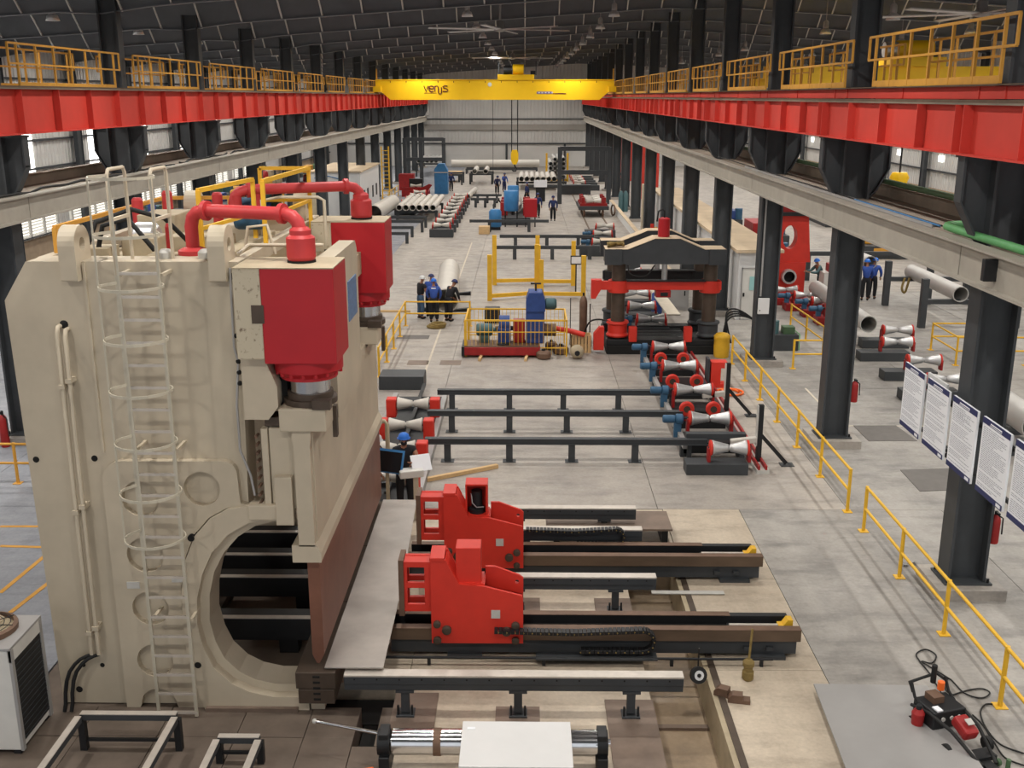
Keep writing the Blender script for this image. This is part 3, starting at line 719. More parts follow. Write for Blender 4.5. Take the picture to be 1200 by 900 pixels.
# yellow deck railings
def yrail(pts, m='yellow', par=press, hgt=1.1, name='deck_rail', posts=True, mid=True, r=.03, z0=6.3):
    g = G()
    for a, b in zip(pts[:-1], pts[1:]):
        g.bar((a[0], a[1], z0+hgt), (b[0], b[1], z0+hgt), r*2)
        if mid: g.bar((a[0], a[1], z0+hgt*.5), (b[0], b[1], z0+hgt*.5), r*1.7)
    g.o(name, m, **W)
    for p in pts: G().bar((p[0], p[1], z0), (p[0], p[1], z0+hgt), r*2).o('deck_rail_post', m, **W)
yrail([(-4.5, 14.6), (-4.25, 16.6)], hgt=1.05); yrail([(-3.85, 15.6), (-3.75, 18.5), (-4.6, 18.5)], hgt=1.1)
yrail([(-6.5, 14.5), (-6.45, 18.9), (-5.3, 19.0)], m='yellow_old', hgt=.55, mid=False)
G().steps([(.2, 0), (.22, .04), (.22, .3), (.15, .36)], (-5.9, 15.9, 6.55), (1, 0, 0), 14).o('air_motor', 'silver', **W)
# dark table beams seen through the throat
tb = T('table_beam', 'dark steel table beams behind the throat of the cream press', 'beam', (-4.6, 15, 0))
for y, z0, z1 in ((15.0, .25, .62), (16.3, .35, .7), (17.3, .3, .65), (18.2, .35, .7)):
    G().box(-6.2, y, z0, -3.35, y+.35, z1).o('beam', 'black_steel', tb, world=True)
    G().box(-6.2, y, z1, -3.35, y+.1, z1+.015).o('top_strip', 'steel_edge', tb, world=True)
    G().box(-3.9, y+.05, 0, -3.6, y+.3, z0).o('foot', 'black_steel', tb, world=True)
    G().box(-6.1, y+.05, 0, -5.8, y+.3, z0).o('foot', 'black_steel', tb, world=True)

# steel sheet being bent
G().prism([(-2.84, 13.38), (-2.0, 13.38), (-2.02, 16), (-2.16, 19.86), (-2.84, 19.86)], .705, .722, 'z').o('steel_sheet', 'steel_sheet', label='long grey steel sheet lying in the press beside the brown punch', cat='sheet', loc=None)
sh = bpy.data.objects['steel_sheet']
# ---------------------------------------------------------------- back gauge rails and pushers
def gauge_rail(y, label):
    t = T('gauge_rail', label, 'rail', (0, y, 0), 0, 'back gauge rails')
    x0, x1 = -2.1, 4.38
    G().box(x0, .02, .06, x1-.05, .5, .3).o('beam', 'charcoal', t)
    G().box(x0, -.04, .3, x1, .1, .5).o('rail', 'rust_rail', t, bev=.008)
    G().box(x0, .46, .3, x1-.1, .58, .49).o('rail', 'black_steel', t, bev=.008); G().box(x0, .45, .49, 3.35, .59, .5).o('rail_top', 'rust_die', t)
    G().box(x0, -.045, .5, x1, .105, .506).o('track_edge', 'rust_die', t)
    G().box(x0, .1, .3, 3.3, .46, .34).o('channel', 'dark_inside', t)
    G().box(3.3, .1, .3, x1-.1, .46, .36).o('channel_end', 'charcoal', t)
    G().cyl((3.3, .28, .42), (4.1, .28, .42), .03, 8).o('screw', 'steel_edge', t)
    G().prism([(4.08, .36), (4.3, .36), (4.3, .55), (4.22, .55), (4.15, .45), (4.08, .45)], .2, .36, 'y').o('stop', 'yellow', t)
    for x in (-1.2, .9, 3.6): G().box(x, -.08, 0, x+.55, .6, .06).o('foot_plate', 'charcoal', t)
    for x in (3.5, 3.85): G().box(x, -.04, .14, x+.1, .02, .2).o('lug', 'charcoal', t)
    return t
gr = gauge_rail(14.98, 'long dark gauge rail with brown edge in front, under the nearer red pusher')
dup(gr, (0, 17.72, 0), None, 'long dark gauge rail with brown edge farther back, under the rear red pusher')
def pusher(y, label, openbox):
    t = T('gauge_pusher', label, 'pusher', (0, y, 0), 0, 'red back gauge pushers')
    body = [(-1.44, .28), (0, .28), (0, 1.0), (-.02, 1.1), (-.62, 1.26), (-1.0, 1.29), (-1.2, 1.7), (-1.44, 1.7)]
    for yy in (-.12, .3): G().prism(body, yy, yy+.05, 'y').o('side_plate', 'red_orange', t, bev=.006)
    cheek = [(-.6, 1.1), (0, .95), (0, 1.22), (-.06, 1.27), (-.45, 1.42), (-.6, 1.42)]
    G().prism(cheek, .26, .31, 'y', [circ(-.1, 1.16, .035, 10)]).o('cheek_plate', 'red_orange', t, bev=.005)
    G().box(-1.44, -.07, .505, -.05, .3, .54).o('base', 'red_dark', t)
    tp = [(-1.44, 1.66), (-1.24, 1.66), (-1.24, 1.7), (-1.44, 1.7)]
    G().box(-1.45, -.13, 1.68, -1.22, .36, 1.74).o('head_cap', 'red_orange', t, bev=.01)
    G().prism([(-1.2, 1.68), (-1.0, 1.27), (-1.02, 1.24), (-1.24, 1.66)], -.07, .3, 'y').o('slope_plate', 'red_orange', t)
    G().box(-1.02, -.07, 1.22, -.6, .3, 1.27).o('top_plate', 'red_orange', t)
    G().box(-1.44, -.07, .54, -1.38, .3, 1.66).o('front_plate', 'red_dark', t)
    G().box(-.06, -.07, .54, -.02, .3, .95).o('rear_plate', 'red_dark', t)
    # pushing frame
    wins = [[(-1.81, .92), (-1.54, .92), (-1.54, 1.2), (-1.81, 1.2)], [(-1.81, 1.29), (-1.54, 1.29), (-1.54, 1.55), (-1.81, 1.55)]]
    for yy in (-.06, .2): G().prism([(-1.86, .8), (-1.44, .8), (-1.44, 1.64), (-1.86, 1.64)], yy, yy+.06, 'y', wins).o('arm_plate', 'red_orange', t, bev=.004)
    for z in (1.58,): G().box(-1.86, 0, z, -1.44, .2, z+.05).o('arm_web', 'red_orange', t)
    G().box(-1.94, -.1, .74, -1.86, .32, 1.68).o('push_face', 'rust_die', t)
    # motor tower
    if openbox:
        for a, b, c, d in ((-1.05, -.02, -1.02, .33), (-.68, -.02, -.65, .33), (-1.02, .3, -.68, .33)): G().box(a, b, 1.27, c, d, 1.84).o('tower_wall', 'red_orange', t)
        G().box(-1.05, -.02, 1.84, -.65, .33, 1.87).o('tower_lid', 'red_orange', t)
        G().steps([(.15, 1.27), (.15, 1.36), (.1, 1.38), (.1, 1.7)], (-.85, .14, 0), (0, 0, 1), 14).o('servo_motor', 'black_steel', t)
        G().tube([(-.95, .1, 1.65), (-.93, .02, 1.5), (-.85, .0, 1.42), (-.72, .05, 1.41)], .012, 5).o('cable', 'grey_panel', t)
    else:
        G().box(-1.05, -.02, 1.27, -.66, .33, 1.86).o('motor_tower', 'red_orange', t, bev=.008)
    G().box(-1.08, -.06, 1.265, -.62, .37, 1.285).o('tower_base', 'red_orange', t)
    for x, z, r in ((-1.35, .62, .06), (-1.2, .52, .075), (-1.35, .34, .065), (-.12, .6, .065), (-.26, .5, .075), (-.12, .34, .06)):
        G().steps([(r, 0), (r, .05), (r*.6, .06)], (x, -.12, z), (0, -1, 0), 12).o('roller_bolt', 'dark_rust', t)
    G().box(-.5, -.13, .72, -.36, -.12, .86).o('data_plate', 'brace', t)
    return t
pusher(15.0, 'nearer red gauge pusher with a closed red motor tower', False)
pusher(17.74, 'rear red gauge pusher with an open motor tower', True)
# energy chains
def chain(name, y, pts, label):
    t = T('energy_chain', label, 'cable chain', (pts[0][0], y, 0))
    P = [Vector((p[0], 0, p[1])) for p in pts]; L = []
    for a, b in zip(P[:-1], P[1:]):
        n = max(1, int((b-a).length/.065))
        L += [a+(b-a)*(i/n) for i in range(n)]
    L.append(P[-1]); off = Vector((pts[0][0], 0, 0))
    for a, b in zip(L[:-1], L[1:]):
        G().bar(a-off, a+(b-a)*.86-off, .14, .055, (0, 0, 1) if abs((b-a).normalized().z) < .7 else (1, 0, 0)).o('link', 'black_steel', t)
    g = G(); 
    for a in L[1::2]: g.cyl(a-off+Vector((0, -.075, 0)), a-off+Vector((0, -.069, 0)), .012, 6)
    g.o('link_pins', 'brass_cloth', t, kind='stuff')
    return t
def rounded(x0, x1, zt, zb, xe):
    r = (zt-zb)/2; a = [(x1-r+r*math.cos(math.radians(t)), zb+r+r*math.sin(math.radians(t))) for t in range(75, -91, -15)]
    return [(x0, zt-.02), ((x0+x1)/2, zt-.05), (x1-r, zt)]+a+[(xe, zb)]
chain('chain', 14.82, rounded(-.45, 2.05, .56, .2, .9), 'black cable chain looping in front of the nearer gauge rail')
chain('chain', 18.42, rounded(0.05, 1.9, .72, .42, 1.0), 'black cable chain behind the rear red pusher')
G().box(.2, 14.68, .1, 2.1, 14.9, .13).o('chain_tray', 'charcoal', label='thin dark tray under the front cable chain', cat='tray', loc=None)
for x, y in ((2.6, 14.75), (4.0, 14.75)): pass
t = T('side_rod', 'thin dark guide rod in front of the nearer gauge rail', 'rod', (0, 14.72, 0)); G().cyl((-2.3, 0, .12), (3.9, 0, .12), .022, 8).o('rod', 'black_steel', t)
for x in (-1.5, .3, 2.3, 3.7): G().box(x, -.03, 0, x+.05, .03, .12).o('rod_foot', 'black_steel', t)
# support bars with bright top strips
def support_bar(x0, x1, y, feet, label):
    t = T('support_bar', label, 'support bar', (x0, y, 0), 0, 'sheet support bars'); L = x1-x0
    G().box(0, -.07, .42, L, .07, .52).o('lower_channel', 'charcoal', t, bev=.006)
    G().box(0, -.085, .52, L, .085, .64).o('upper_channel', 'charcoal', t, bev=.006)
    G().box(0, -.09, .64, L, .09, .665).o('wear_strip', 'steel_edge', t)
    for i in range(int(L/.32)):
        G().cyl((.15+i*.32, -.09, .6), (.15+i*.32, -.084, .6), .014, 6).o('bolt', 'dark_inside', t)
    for fx in feet:
        a = fx-x0
        ft = G().box(a-.06, -.05, .05, a+.06, .05, .42).o('foot', 'charcoal', t, bev=.006); G().box(a-.13, -.08, .38, a+.13, .08, .42).o('foot_head', 'charcoal', ft)
        G().box(a-.13, -.11, -.01, a+.13, .11, .03).o('foot_plate', 'charcoal', ft)
        for dx in (-.1, .1): G().cyl((a+dx, -.07, .03), (a+dx, -.07, .18), .018, 6).o('anchor', 'black_steel', ft)
    return t
support_bar(-2.55, 2.28, 13.35, (-1.69, -.07, 1.55), 'long charcoal support bar with bright top, nearest to the front')
support_bar(-.6, 2.28, 16.55, (-.1, 1.59), 'charcoal support bar between the two gauge rails')
support_bar(-.6, 2.26, 18.6, (.0, 1.6), 'charcoal support bar just behind the rear gauge rail')
support_bar(-.7, 2.25, 19.66, (-.1, 1.62), 'charcoal support bar farthest from the front, beside the brown raised plate')
t = T('raised_plate', 'brown raised steel plate beyond the last support bar', 'plate', (1.8, 19.7, 0))
G().box(.45, 19.3, .3, 2.95, 20.25, .34).o('plate', 'plate_brown', t, world=True)
for x in (.6, 2.75): G().box(x, 19.35, 0, x+.12, 20.2, .3).o('leg_wall', 'black_steel', t, world=True)
for i, (a, b, y) in enumerate(((1.7, 3.15, 16.2), (2.3, 3.6, 17.2))):
    G().box(-(b-a)/2, -.06, 0, (b-a)/2, .06, .015).o('flat_bar', 'brace', loc=((a+b)/2, y, .014), label='loose flat steel bar lying across the trench, %s one' % ('nearer' if i == 0 else 'farther'), cat='bar', group='flat bars over the trench')
# ------------------------------------------------------------------ foreground
# air conditioner
t = T('condenser_unit', 'white cabinet condenser with round fan on top at the left edge', 'condenser', (-7.3, 12.75, 0))
def bl(par, x0, y0, z0, x1, y1, z1, name, m, bev=0): return G().box(x0, y0, z0, x1, y1, z1).o(name, m, par, world=True, bev=bev)
bl(t, -7.9, 12.32, .06, -6.78, 13.22, 1.56, 'cabinet', 'white_worn', .015)
bl(t, -7.92, 12.3, 1.56, -6.75, 13.24, 1.6, 'lid', 'grey_panel', .008)
bl(t, -6.8, 12.42, .16, -6.765, 13.16, 1.36, 'side_grille', 'black_steel')
for y in (12.32, 13.16): bl(t, -6.79, y, .05, -6.75, y+.07, 1.555, 'corner_post', 'grey_panel')
bl(t, -6.8, 12.32, 1.38, -6.755, 13.22, 1.56, 'side_band', 'white_worn')
for k in range(14): bl(t, -6.768, 12.42, .2+k*.083, -6.758, 13.16, .21+k*.083, 'grille_fin', 'charcoal')
for x, y in ((-7.8, 12.38), (-6.85, 12.38), (-7.8, 13.15), (-6.85, 13.15)): bl(t, x-.05, y-.05, 0, x+.05, y+.05, .06, 'foot', 'black_steel')
c = Vector((-7.32, 12.78, 1.6))
frg = G().steps0([(.4, 0), (.43, 0), (.43, .07), (.38, .09), (.38, 0)], c, (0, 0, 1), 24).o('fan_ring', 'rust_die', t, world=True)
G().cyl(c+Vector((0, 0, .01)), c+Vector((0, 0, .015)), .38, 24).o('fan_well', 'cream_dirty', t, world=True)
G().cyl(c+Vector((0, 0, .02)), c+Vector((0, 0, .07)), .1, 14).o('fan_hub', 'black_steel', frg, world=True)
for k in range(5): G().cb(c+Vector((.22*math.cos(k*1.257), .22*math.sin(k*1.257), .04)), (.25, .12, .012), rz=k*1.257, rx=.3).o('fan_blade', 'cream_dirty', frg, world=True)
g = G()
for r in (.1, .18, .26, .34): g.tube([(c.x+r*math.cos(a*PI/12), c.y+r*math.sin(a*PI/12), c.z+.09) for a in range(24)], .006, 4, True)
for k in range(8): g.bar((c.x, c.y, c.z+.09), (c.x+.4*math.cos(k*PI/4), c.y+.4*math.sin(k*PI/4), c.z+.09), .01)
g.o('fan_guard', 'black_steel', frg, world=True)
# open steel stand frames
def stand_frame(x0, y0, x1, y1, h, label, leglow=.15):
    t = T('frame_stand', label, 'stand', ((x0+x1)/2, (y0+y1)/2, 0)); a = .09
    for n, p, q in (('top_bar', (x0, y1), (x1, y1)), ('top_bar', (x0, y0), (x1, y0)), ('top_bar', (x0, y0+.09), (x0, y1-.09)), ('top_bar', (x1, y0+.09), (x1, y1-.09))):
        tb_ = G().bar((p[0], p[1], h-.07), (q[0], q[1], h-.07), a*.95, .085).o(n, 'charcoal', t, world=True)
        G().bar((p[0], p[1], h-.02), (q[0], q[1], h-.02), a, .012).o('top_face', 'steel_edge', tb_, world=True)
    for x in (x0, x1):
        for y in (y0, y1): G().bar((x, y, 0), (x, y, h-.1), .09).o('leg', 'black_steel', t, world=True)
    G().bar((x0, y1, leglow), (x1, y1, leglow), .04).o('brace', 'black_steel', t, world=True)
    return t
stand_frame(-5.98, 10.9, -4.68, 12.45, .58, 'large open dark steel stand with worn bright top in the lower left')
stand_frame(-4.05, 11.1, -3.5, 12.18, .42, 'small open dark steel stand beside the larger one')
# plate roll with white cover box
t = T('steel_roller', 'chrome steel roller on black bearing blocks at the bottom edge', 'roller', (-.35, 12.05, 0))
G().steps([(.05, -1.5), (.05, -1.36), (.17, -1.36), (.17, -.82), (.175, -.82), (.175, -.72), (.17, -.72), (.17, 1.32), (.05, 1.32), (.05, 1.5)], (-.35, 12.05, .42), (1, 0, 0), 24).o('roll', 'chrome', t, world=True); G().cyl((-1.17, 12.05, .42), (-1.07, 12.05, .42), .178, 24).o('roll_band', 'rust_die', t, world=True)
for x in (-1.8, 1.05):
    bl(t, x-.08, 11.85, 0, x+.06, 12.25, .3, 'bearing_block', 'black_steel', .01); G().cyl((x-.1, 12.05, .42), (x+.06, 12.05, .42), .17, 14).o('bearing', 'black_steel', t, world=True)
    bl(t, x-.08, 11.92, .1, x+.05, 12.18, .6, 'bearing_cap', 'black_steel', .01)
G().cyl((-2.8, 12.38, .5), (-1.85, 12.1, .5), .025, 8).o('handle', 'chrome', t, world=True)
G().sph((-2.8, 12.38, .5), .035).o('handle_end', 'brace', t, world=True)
t = T('white_box', 'white sheet metal box standing over the chrome roller', 'box', (-.08, 11.2, 0))
bl(t, -.76, 10.85, .62, .6, 11.78, .9, 'box_body', 'white', .02)
bl(t, -.765, 10.84, .88, .605, 11.785, .905, 'lid', 'white', .006)
for x in (-.7, .52):
    for y in (10.9, 11.68): bl(t, x, y, 0, x+.05, y+.05, .62, 'leg', 'charcoal')
bl(t, -.7, 11.6, .86, -.6, 11.65, .91, 'sticker', 'paper')
G().cb((-2.05, 11.75, .1), (.26, .1, .2), rz=.3).o('orange_block', 'orange', label='small orange wooden block beside the chrome roller', cat='block', bev=.02)
for ob in [bpy.data.objects['orange_block']]: pass
# small machine castings and wheel
p = fl(818, 800, 0)
t = T('caster_wheel', 'small black and white wheel with a thin rod standing beside the trench', 'wheel', (p.x, p.y, 0))
G().steps0([(.04, -.03), (.13, -.03), (.13, .03), (.04, .03)], (0, 0, .13), (0.2, -1, .35), 18).o('tyre', 'rubber', t); G().cyl((-.005, .02, .12), (.008, -.035, .14), .075, 16).o('rim', 'white', t); G().cyl((.0, -.03, .14), (.012, -.05, .147), .03, 10).o('hub', 'rubber', t)
G().cyl((0, .06, .1), (0, .06, .55), .012, 6).o('rod', 'black_steel', t)
p = fl(876, 796, 0)
t = T('chain_hoist', 'small brass coloured hoist block standing on end of the nearer gauge rail side', 'hoist', (p.x, p.y, 0))
G().steps([(.07, 0), (.09, .03), (.09, .14), (.07, .16), (.07, .22), (.09, .24), (.09, .3), (.05, .34)], (0, 0, 0), (0, 0, 1), 12).o('body', 'brass_cloth', t); G().cyl((0, 0, .3), (.05, .1, .8), .02, 6).o('rod', 'brass_cloth', t)
for i, (px, py, a) in enumerate(((850, 815, .5), (866, 822, .2))):
    p = fl(px, py, 0); G().prism([(-.16, 0), (.16, 0), (.16, .06), (.05, .06), (.05, .13), (-.1, .13), (-.16, .07)], -.07, .07, 'y').o('casting', 'rust_die', loc=(p.x, p.y, 0), rz=-a, label='small dark steel clamp lying beside the trench, %s one' % ('left' if i == 0 else 'right'), cat='clamp', group='loose clamps', bev=.01)
# steel plate on low trestle in the lower right
t = T('plate_table', 'flat grey steel plate lying on low black blocks in the lower right', 'plate', (5.1, 12.6, 0))
G().prism([(4.33, 13.95), (6.0, 13.92), (6.0, 10.9), (4.15, 10.9)], .14, .165, 'z').o('plate', 'grey_panel', t, world=True)
for x, y in ((4.42, 12.5), (5.75, 12.5), (4.6, 13.6), (5.75, 13.6), (4.4, 11.2), (5.7, 11.2)): bl(t, x, y, 0, x+.16, y+.16, .14, 'block', 'black_steel')
# welding tractor
p = fl(1128, 875, 0)
t = T('welding_tractor', 'black and red welding tractor with tubular frame beside the grey plate', 'welding machine', (5.93, 12.75, 0), .3)
G().tube([(-.28, .55, .5), (-.3, .62, .62), (.22, .72, .62), (.28, .6, .58)], .022, 8).o('handle', 'rubber', t)
for s in (-1, 1):
    G().tube([(s*.28, .55, .3), (s*.27, .2, .38), (s*.22, -.2, .34), (s*.14, -.6, .16), (s*.1, -.72, .12)], .025, 8).o('frame_tube', 'rubber', t)
    G().tube([(s*.28, .6, .62), (s*.28, .5, .45), (s*.27, .3, .36)], .022, 8).o('handle_post', 'rubber', t)
    for y in (.42, -.28): G().cyl((s*.3, y, .1), (s*.36, y, .1), .1, 14).o('wheel', 'rubber', t)
    G().cyl((s*.2, -.62, .05), (s*.25, -.62, .05), .05, 12).o('front_wheel', 'green_dark', t)
G().box(-.26, .1, .14, .27, .55, .42).o('control_box', 'black_steel', t, bev=.02)
for x in (-.12, .02, .14): G().cyl((x, .09, .32), (x, .07, .32), .03, 10).o('dial', 'brace', t)
G().cb((.02, -.18, .34), (.22, .32, .16), rx=.35).o('drive_cover', 'red_dark', t, bev=.04)
G().cb((.03, -.24, .46), (.1, .1, .012), rx=.35).o('badge', 'brace', t)
G().steps([(.05, 0), (.08, .05), (.09, .24), (.05, .3)], (-.36, .3, .1), (0, 0, 1), 12).o('wire_drum', 'red_dark', t); G().cyl((-.36, .3, .4), (-.36, .3, .46), .04, 10).o('drum_cap', 'black_steel', t)
G().box(-.2, -.62, .1, .2, -.42, .16).o('axle_plate', 'black_steel', t); G().box(-.08, -.95, .04, .08, -.6, .12).o('tongue', 'black_steel', t); G().cyl((.12, -.9, 0), (.12, -.9, .3), .03, 8).o('torch_post', 'green_dark', t)
G().cyl((.1, .62, .55), (.1, .62, .82), .04, 10).o('flux_cup', 'rubber', t); G().cyl((.14, .5, .5), (.14, .5, .62), .05, 10).o('flux_cap', 'orange', t)
G().box(-.12, .3, .42, .05, .5, .52).o('wire_feeder', 'rust_die', t)
G().cb((-.15, .18, .43), (.09, .12, .02)).o('panel_card', 'paper', t)
# its cables
def gpts(*px): return [fl(x, y, .02) for x, y in px]
def smooth(pts, n=6):
    P = [pts[0]]+list(pts)+[pts[-1]]; out = []
    for i in range(1, len(P)-2):
        for k in range(n):
            u = k/n; a, b, c, d = P[i-1], P[i], P[i+1], P[i+2]
            out.append(.5*((2*b)+(c-a)*u+(2*a-5*b+4*c-d)*u*u+(3*b-a-3*c+d)*u**3))
    return out+[P[-2]]
for px, lb in (([(1117, 830), (1105, 815), (1090, 790), (1078, 775), (1074, 766), (1085, 761), (1097, 768), (1092, 777), (1080, 775), (1096, 785), (1112, 795)], 'black cable looped on the floor behind the welding tractor'),
               ([(1118, 815), (1108, 808), (1112, 795), (1130, 812), (1150, 818), (1160, 812), (1150, 807), (1130, 810), (1108, 818)], 'black cable coiled right behind the welding tractor handle'),
               ([(1140, 838), (1152, 850), (1165, 870), (1178, 888), (1200, 897)], 'black cable trailing from the tractor to the lower right corner'),
               ([(1200, 883), (1172, 872), (1155, 852), (1149, 835), (1154, 826), (1163, 825)], 'black cable curving round the foot of the yellow rail post')):
    P = smooth(gpts(*px)); tubeobj('floor_cable', P, .012, 'rubber', lb, 'cable', 'welding cables on the floor', 6)
# ------------------------------------------------------------------ yellow floor barriers
def barrier(pts, label, m='yellow', h=.98, mids=(.5,), group='yellow floor barriers', r=.03):
    t = T('floor_barrier', label, 'barrier', (pts[0][0], pts[0][1], 0), 0, group); o0 = Vector((pts[0][0], pts[0][1], 0))
    for a, b in zip(pts[:-1], pts[1:]):
        a = Vector((a[0], a[1], 0))-o0; b = Vector((b[0], b[1], 0))-o0
        for z in (h-.03,)+tuple(h*q for q in mids): G().cyl(a+Vector((0, 0, z)), b+Vector((0, 0, z)), r, 8).o('rail', m, t)
        n = max(1, round((b-a).length/2.18))
        for i in range(n+1 if b is pts[-1] else n+1):
            if i == 0 and a.length > .01: continue
            q = a+(b-a)*(i/n); ps_ = G().cyl(q, q+Vector((0, 0, h)), r*1.25, 8).o('post', m, t); G().box(q.x-.09, q.y-.09, 0, q.x+.09, q.y+.09, .015).o('foot_plate', m, ps_)
    return t
barrier([(6.97, 11.5), (6.97, 20.05)], 'yellow barrier along the right columns, nearer length')
barrier([(6.95, 21.1), (6.92, 34.0)], 'yellow barrier along the right columns, farther length')
barrier([(-4.6, 30.2), (-4.65, 41.0), (-2.6, 40.2)], 'yellow barrier turning a corner behind the cream press') if 0 else barrier([(-4.6, 32.2), (-4.6, 39.9), (-2.1, 39.9)], 'yellow barrier turning a corner behind the cream press')
p = [fl(951, 430), fl(924, 397), fl(938, 372)]
barrier([(8.8, 33.4), (10.4, 33.4), (10.2, 39.5)], 'yellow barrier turning a corner beside the third column')
a, b = fl(1091, 410), fl(1118, 427)
barrier([(16.6, 36.1), (14.3, 36.1), (14.3, 33.9), (16.6, 33.9)], 'yellow barrier around a step in the right aisle')
t = T('step_stool', 'small yellow wooden step beside the barrier in the right aisle', 'stool', (14.9, 33.6, 0)); G().box(-.3, -.2, .3, .3, .2, .36).o('top', 'yellow_old', t)
for x in (-.25, 0, .25): G().box(x-.03, -.15, 0, x+.03, .15, .3).o('leg', 'yellow_old', t)
barrier([(-19, 22.6), (-9.2, 22.6)], 'yellow barrier on the left edge behind the cream press', 'yellow_old')
# fire extinguishers
def extinguisher(loc, label, h=.6, r=.09, stand=True):
    t = T('fire_extinguisher', label, 'extinguisher', loc, 0, 'red fire extinguishers')
    G().lathe([(r*.9, 0), (r, .03), (r, h*.72), (r*.85, h*.82), (r*.35, h*.9)], (0, 0, 0), (0, 0, 1), 12).o('bottle', 'red_dark', t)
    vl = G().cyl((0, 0, h*.88), (0, 0, h), r*.35, 8).o('valve', 'black_steel', t); G().box(-.02, -r*1.4, h*.95, .02, 0, h).o('lever', 'black_steel', vl)
    G().tube([(0, -r*.3, h*.93), (r*1.2, -r*.5, h*.8), (r*1.3, -r*.5, h*.3)], .014, 6).o('hose', 'rubber', t)
    return t
p = onY(996, 470, 25.5)
extinguisher((8.34, 25.6, 1.15), 'red fire extinguisher hung on the second right column')
extinguisher((8.34, 17.35, .95), 'red fire extinguisher hung on the first right column, behind the notice boards')
p = fl(9, 516); extinguisher((p.x+.2, p.y-.5, 0), 'tall red fire extinguisher on the floor at the left edge', .95, .11)
# notice boards
nb = T('board_rail', 'dark twin rails carrying the notice boards beside the first column', 'rail', (7.42, 17, 0))
for z in (2.62, 3.45): G().bar((0, -3.2, z), (0, 2.7, z), .05, .06).o('rail', 'black_steel', nb)
for y in (-2.9, .5, 2.3): G().box(-.03, y-.05, 2.5, .15, y+.05, 2.56).o('clamp', 'black_steel', nb)
G().box(.02, .3, 2.58, .2, .66, 2.66).o('column_bracket', 'black_steel', nb); G().box(.02, .3, 3.42, .2, .66, 3.5).o('column_bracket', 'black_steel', nb)
def board(y0, y1, label, seed, diag=False):
    t = T('notice_board', label, 'notice board', (7.33, (y0+y1)/2, 2.46), 0, 'white notice boards'); L = (y1-y0)/2; r = random.Random(seed)
    G().box(-.012, -L, 0, .03, L, 1.24).o('panel', 'paper', t, bev=.004)
    hdr = G().box(-.016, -L, 1.14, -.012, L, 1.24).o('header', 'navy', t); ftr = G().box(-.016, -L, 0, -.012, L, .09).o('footer', 'navy', t)
    G().box(-.019, -.2, 1.18, -.016, .2, 1.2).o('header_line', 'paper', hdr); G().box(-.019, -.2, 1.155, -.016, .22, 1.165).o('header_line', 'paper', hdr)
    G().box(-.019, -L+.05, .02, -.016, -L+.2, .07).o('footer_logo', 'paper', ftr)
    g = G(); z = 1.09
    while z > .13:
        if r.random() < .12: z -= .03
        e = L-.06-r.random()**2*(L*.9)
        a = L-.06
        while a > -e:
            ln = r.uniform(.03, .11); b = max(a-ln, -e); g.box(-.0145, b, z-.006, -.012, a, z+.006); a = b-.018
        z -= .031
    g.o('printed_lines', 'print_grey', t, kind='stuff')
    if diag:
        for yy in (-.18, 0, .18): G().steps0([(.05, 0), (.055, 0), (.055, .003), (.05, .003)], (-.0145, yy, .98), (-1, 0, 0), 14).o('diagram', 'print_grey', t)
    return t
bn = ['farthest from the viewer', 'second from the far end', 'in the middle with small round diagrams', 'just in front of the first column', 'cut by the right edge of the picture', 'nearest the viewer']
for i, (a, b) in enumerate(((18.6, 19.6), (17.45, 18.42), (16.28, 17.27), (15.08, 16.06), (13.9, 14.9))):
    board(a, b, 'white notice board with navy edge, '+bn[i], i, i == 2)
for i, (a, b) in enumerate(((18.0, 18.9), (16.0, 16.9))):
    G().box(-.02, -.45, 0, .02, .45, .7).o('back_panel', 'white', label='plain white panel behind the notice boards, %s one' % ('farther' if i == 0 else 'nearer'), cat='panel', loc=(7.55, (a+b)/2+.1, 2.95), group='plain panels') if i == 0 else None
# small wall boxes on columns
t = T('junction_box', 'white junction box on the third right column', 'junction box', (7.8, 33.82, 1.75)); G().box(-.18, -.1, 0, .18, -.02, .52).o('box', 'white', t, bev=.01); G().cyl((-.12, -.11, .12), (-.12, -.1, .12), .02, 8).o('lock', 'black_steel', t)
G().bar((7.72, 33.95, 2.3), (7.72, 33.95, 5.7), .06).o('conduit', 'grey_panel', label='grey conduit running up the third right column from the junction box', cat='conduit')
G().box(-.14, -.12, 0, .14, .0, .34).o('switch_box', 'black_steel', loc=(7.2, 16.2, 5.85), label='small black box on the right service beam above the notice boards', cat='box', bev=.01)
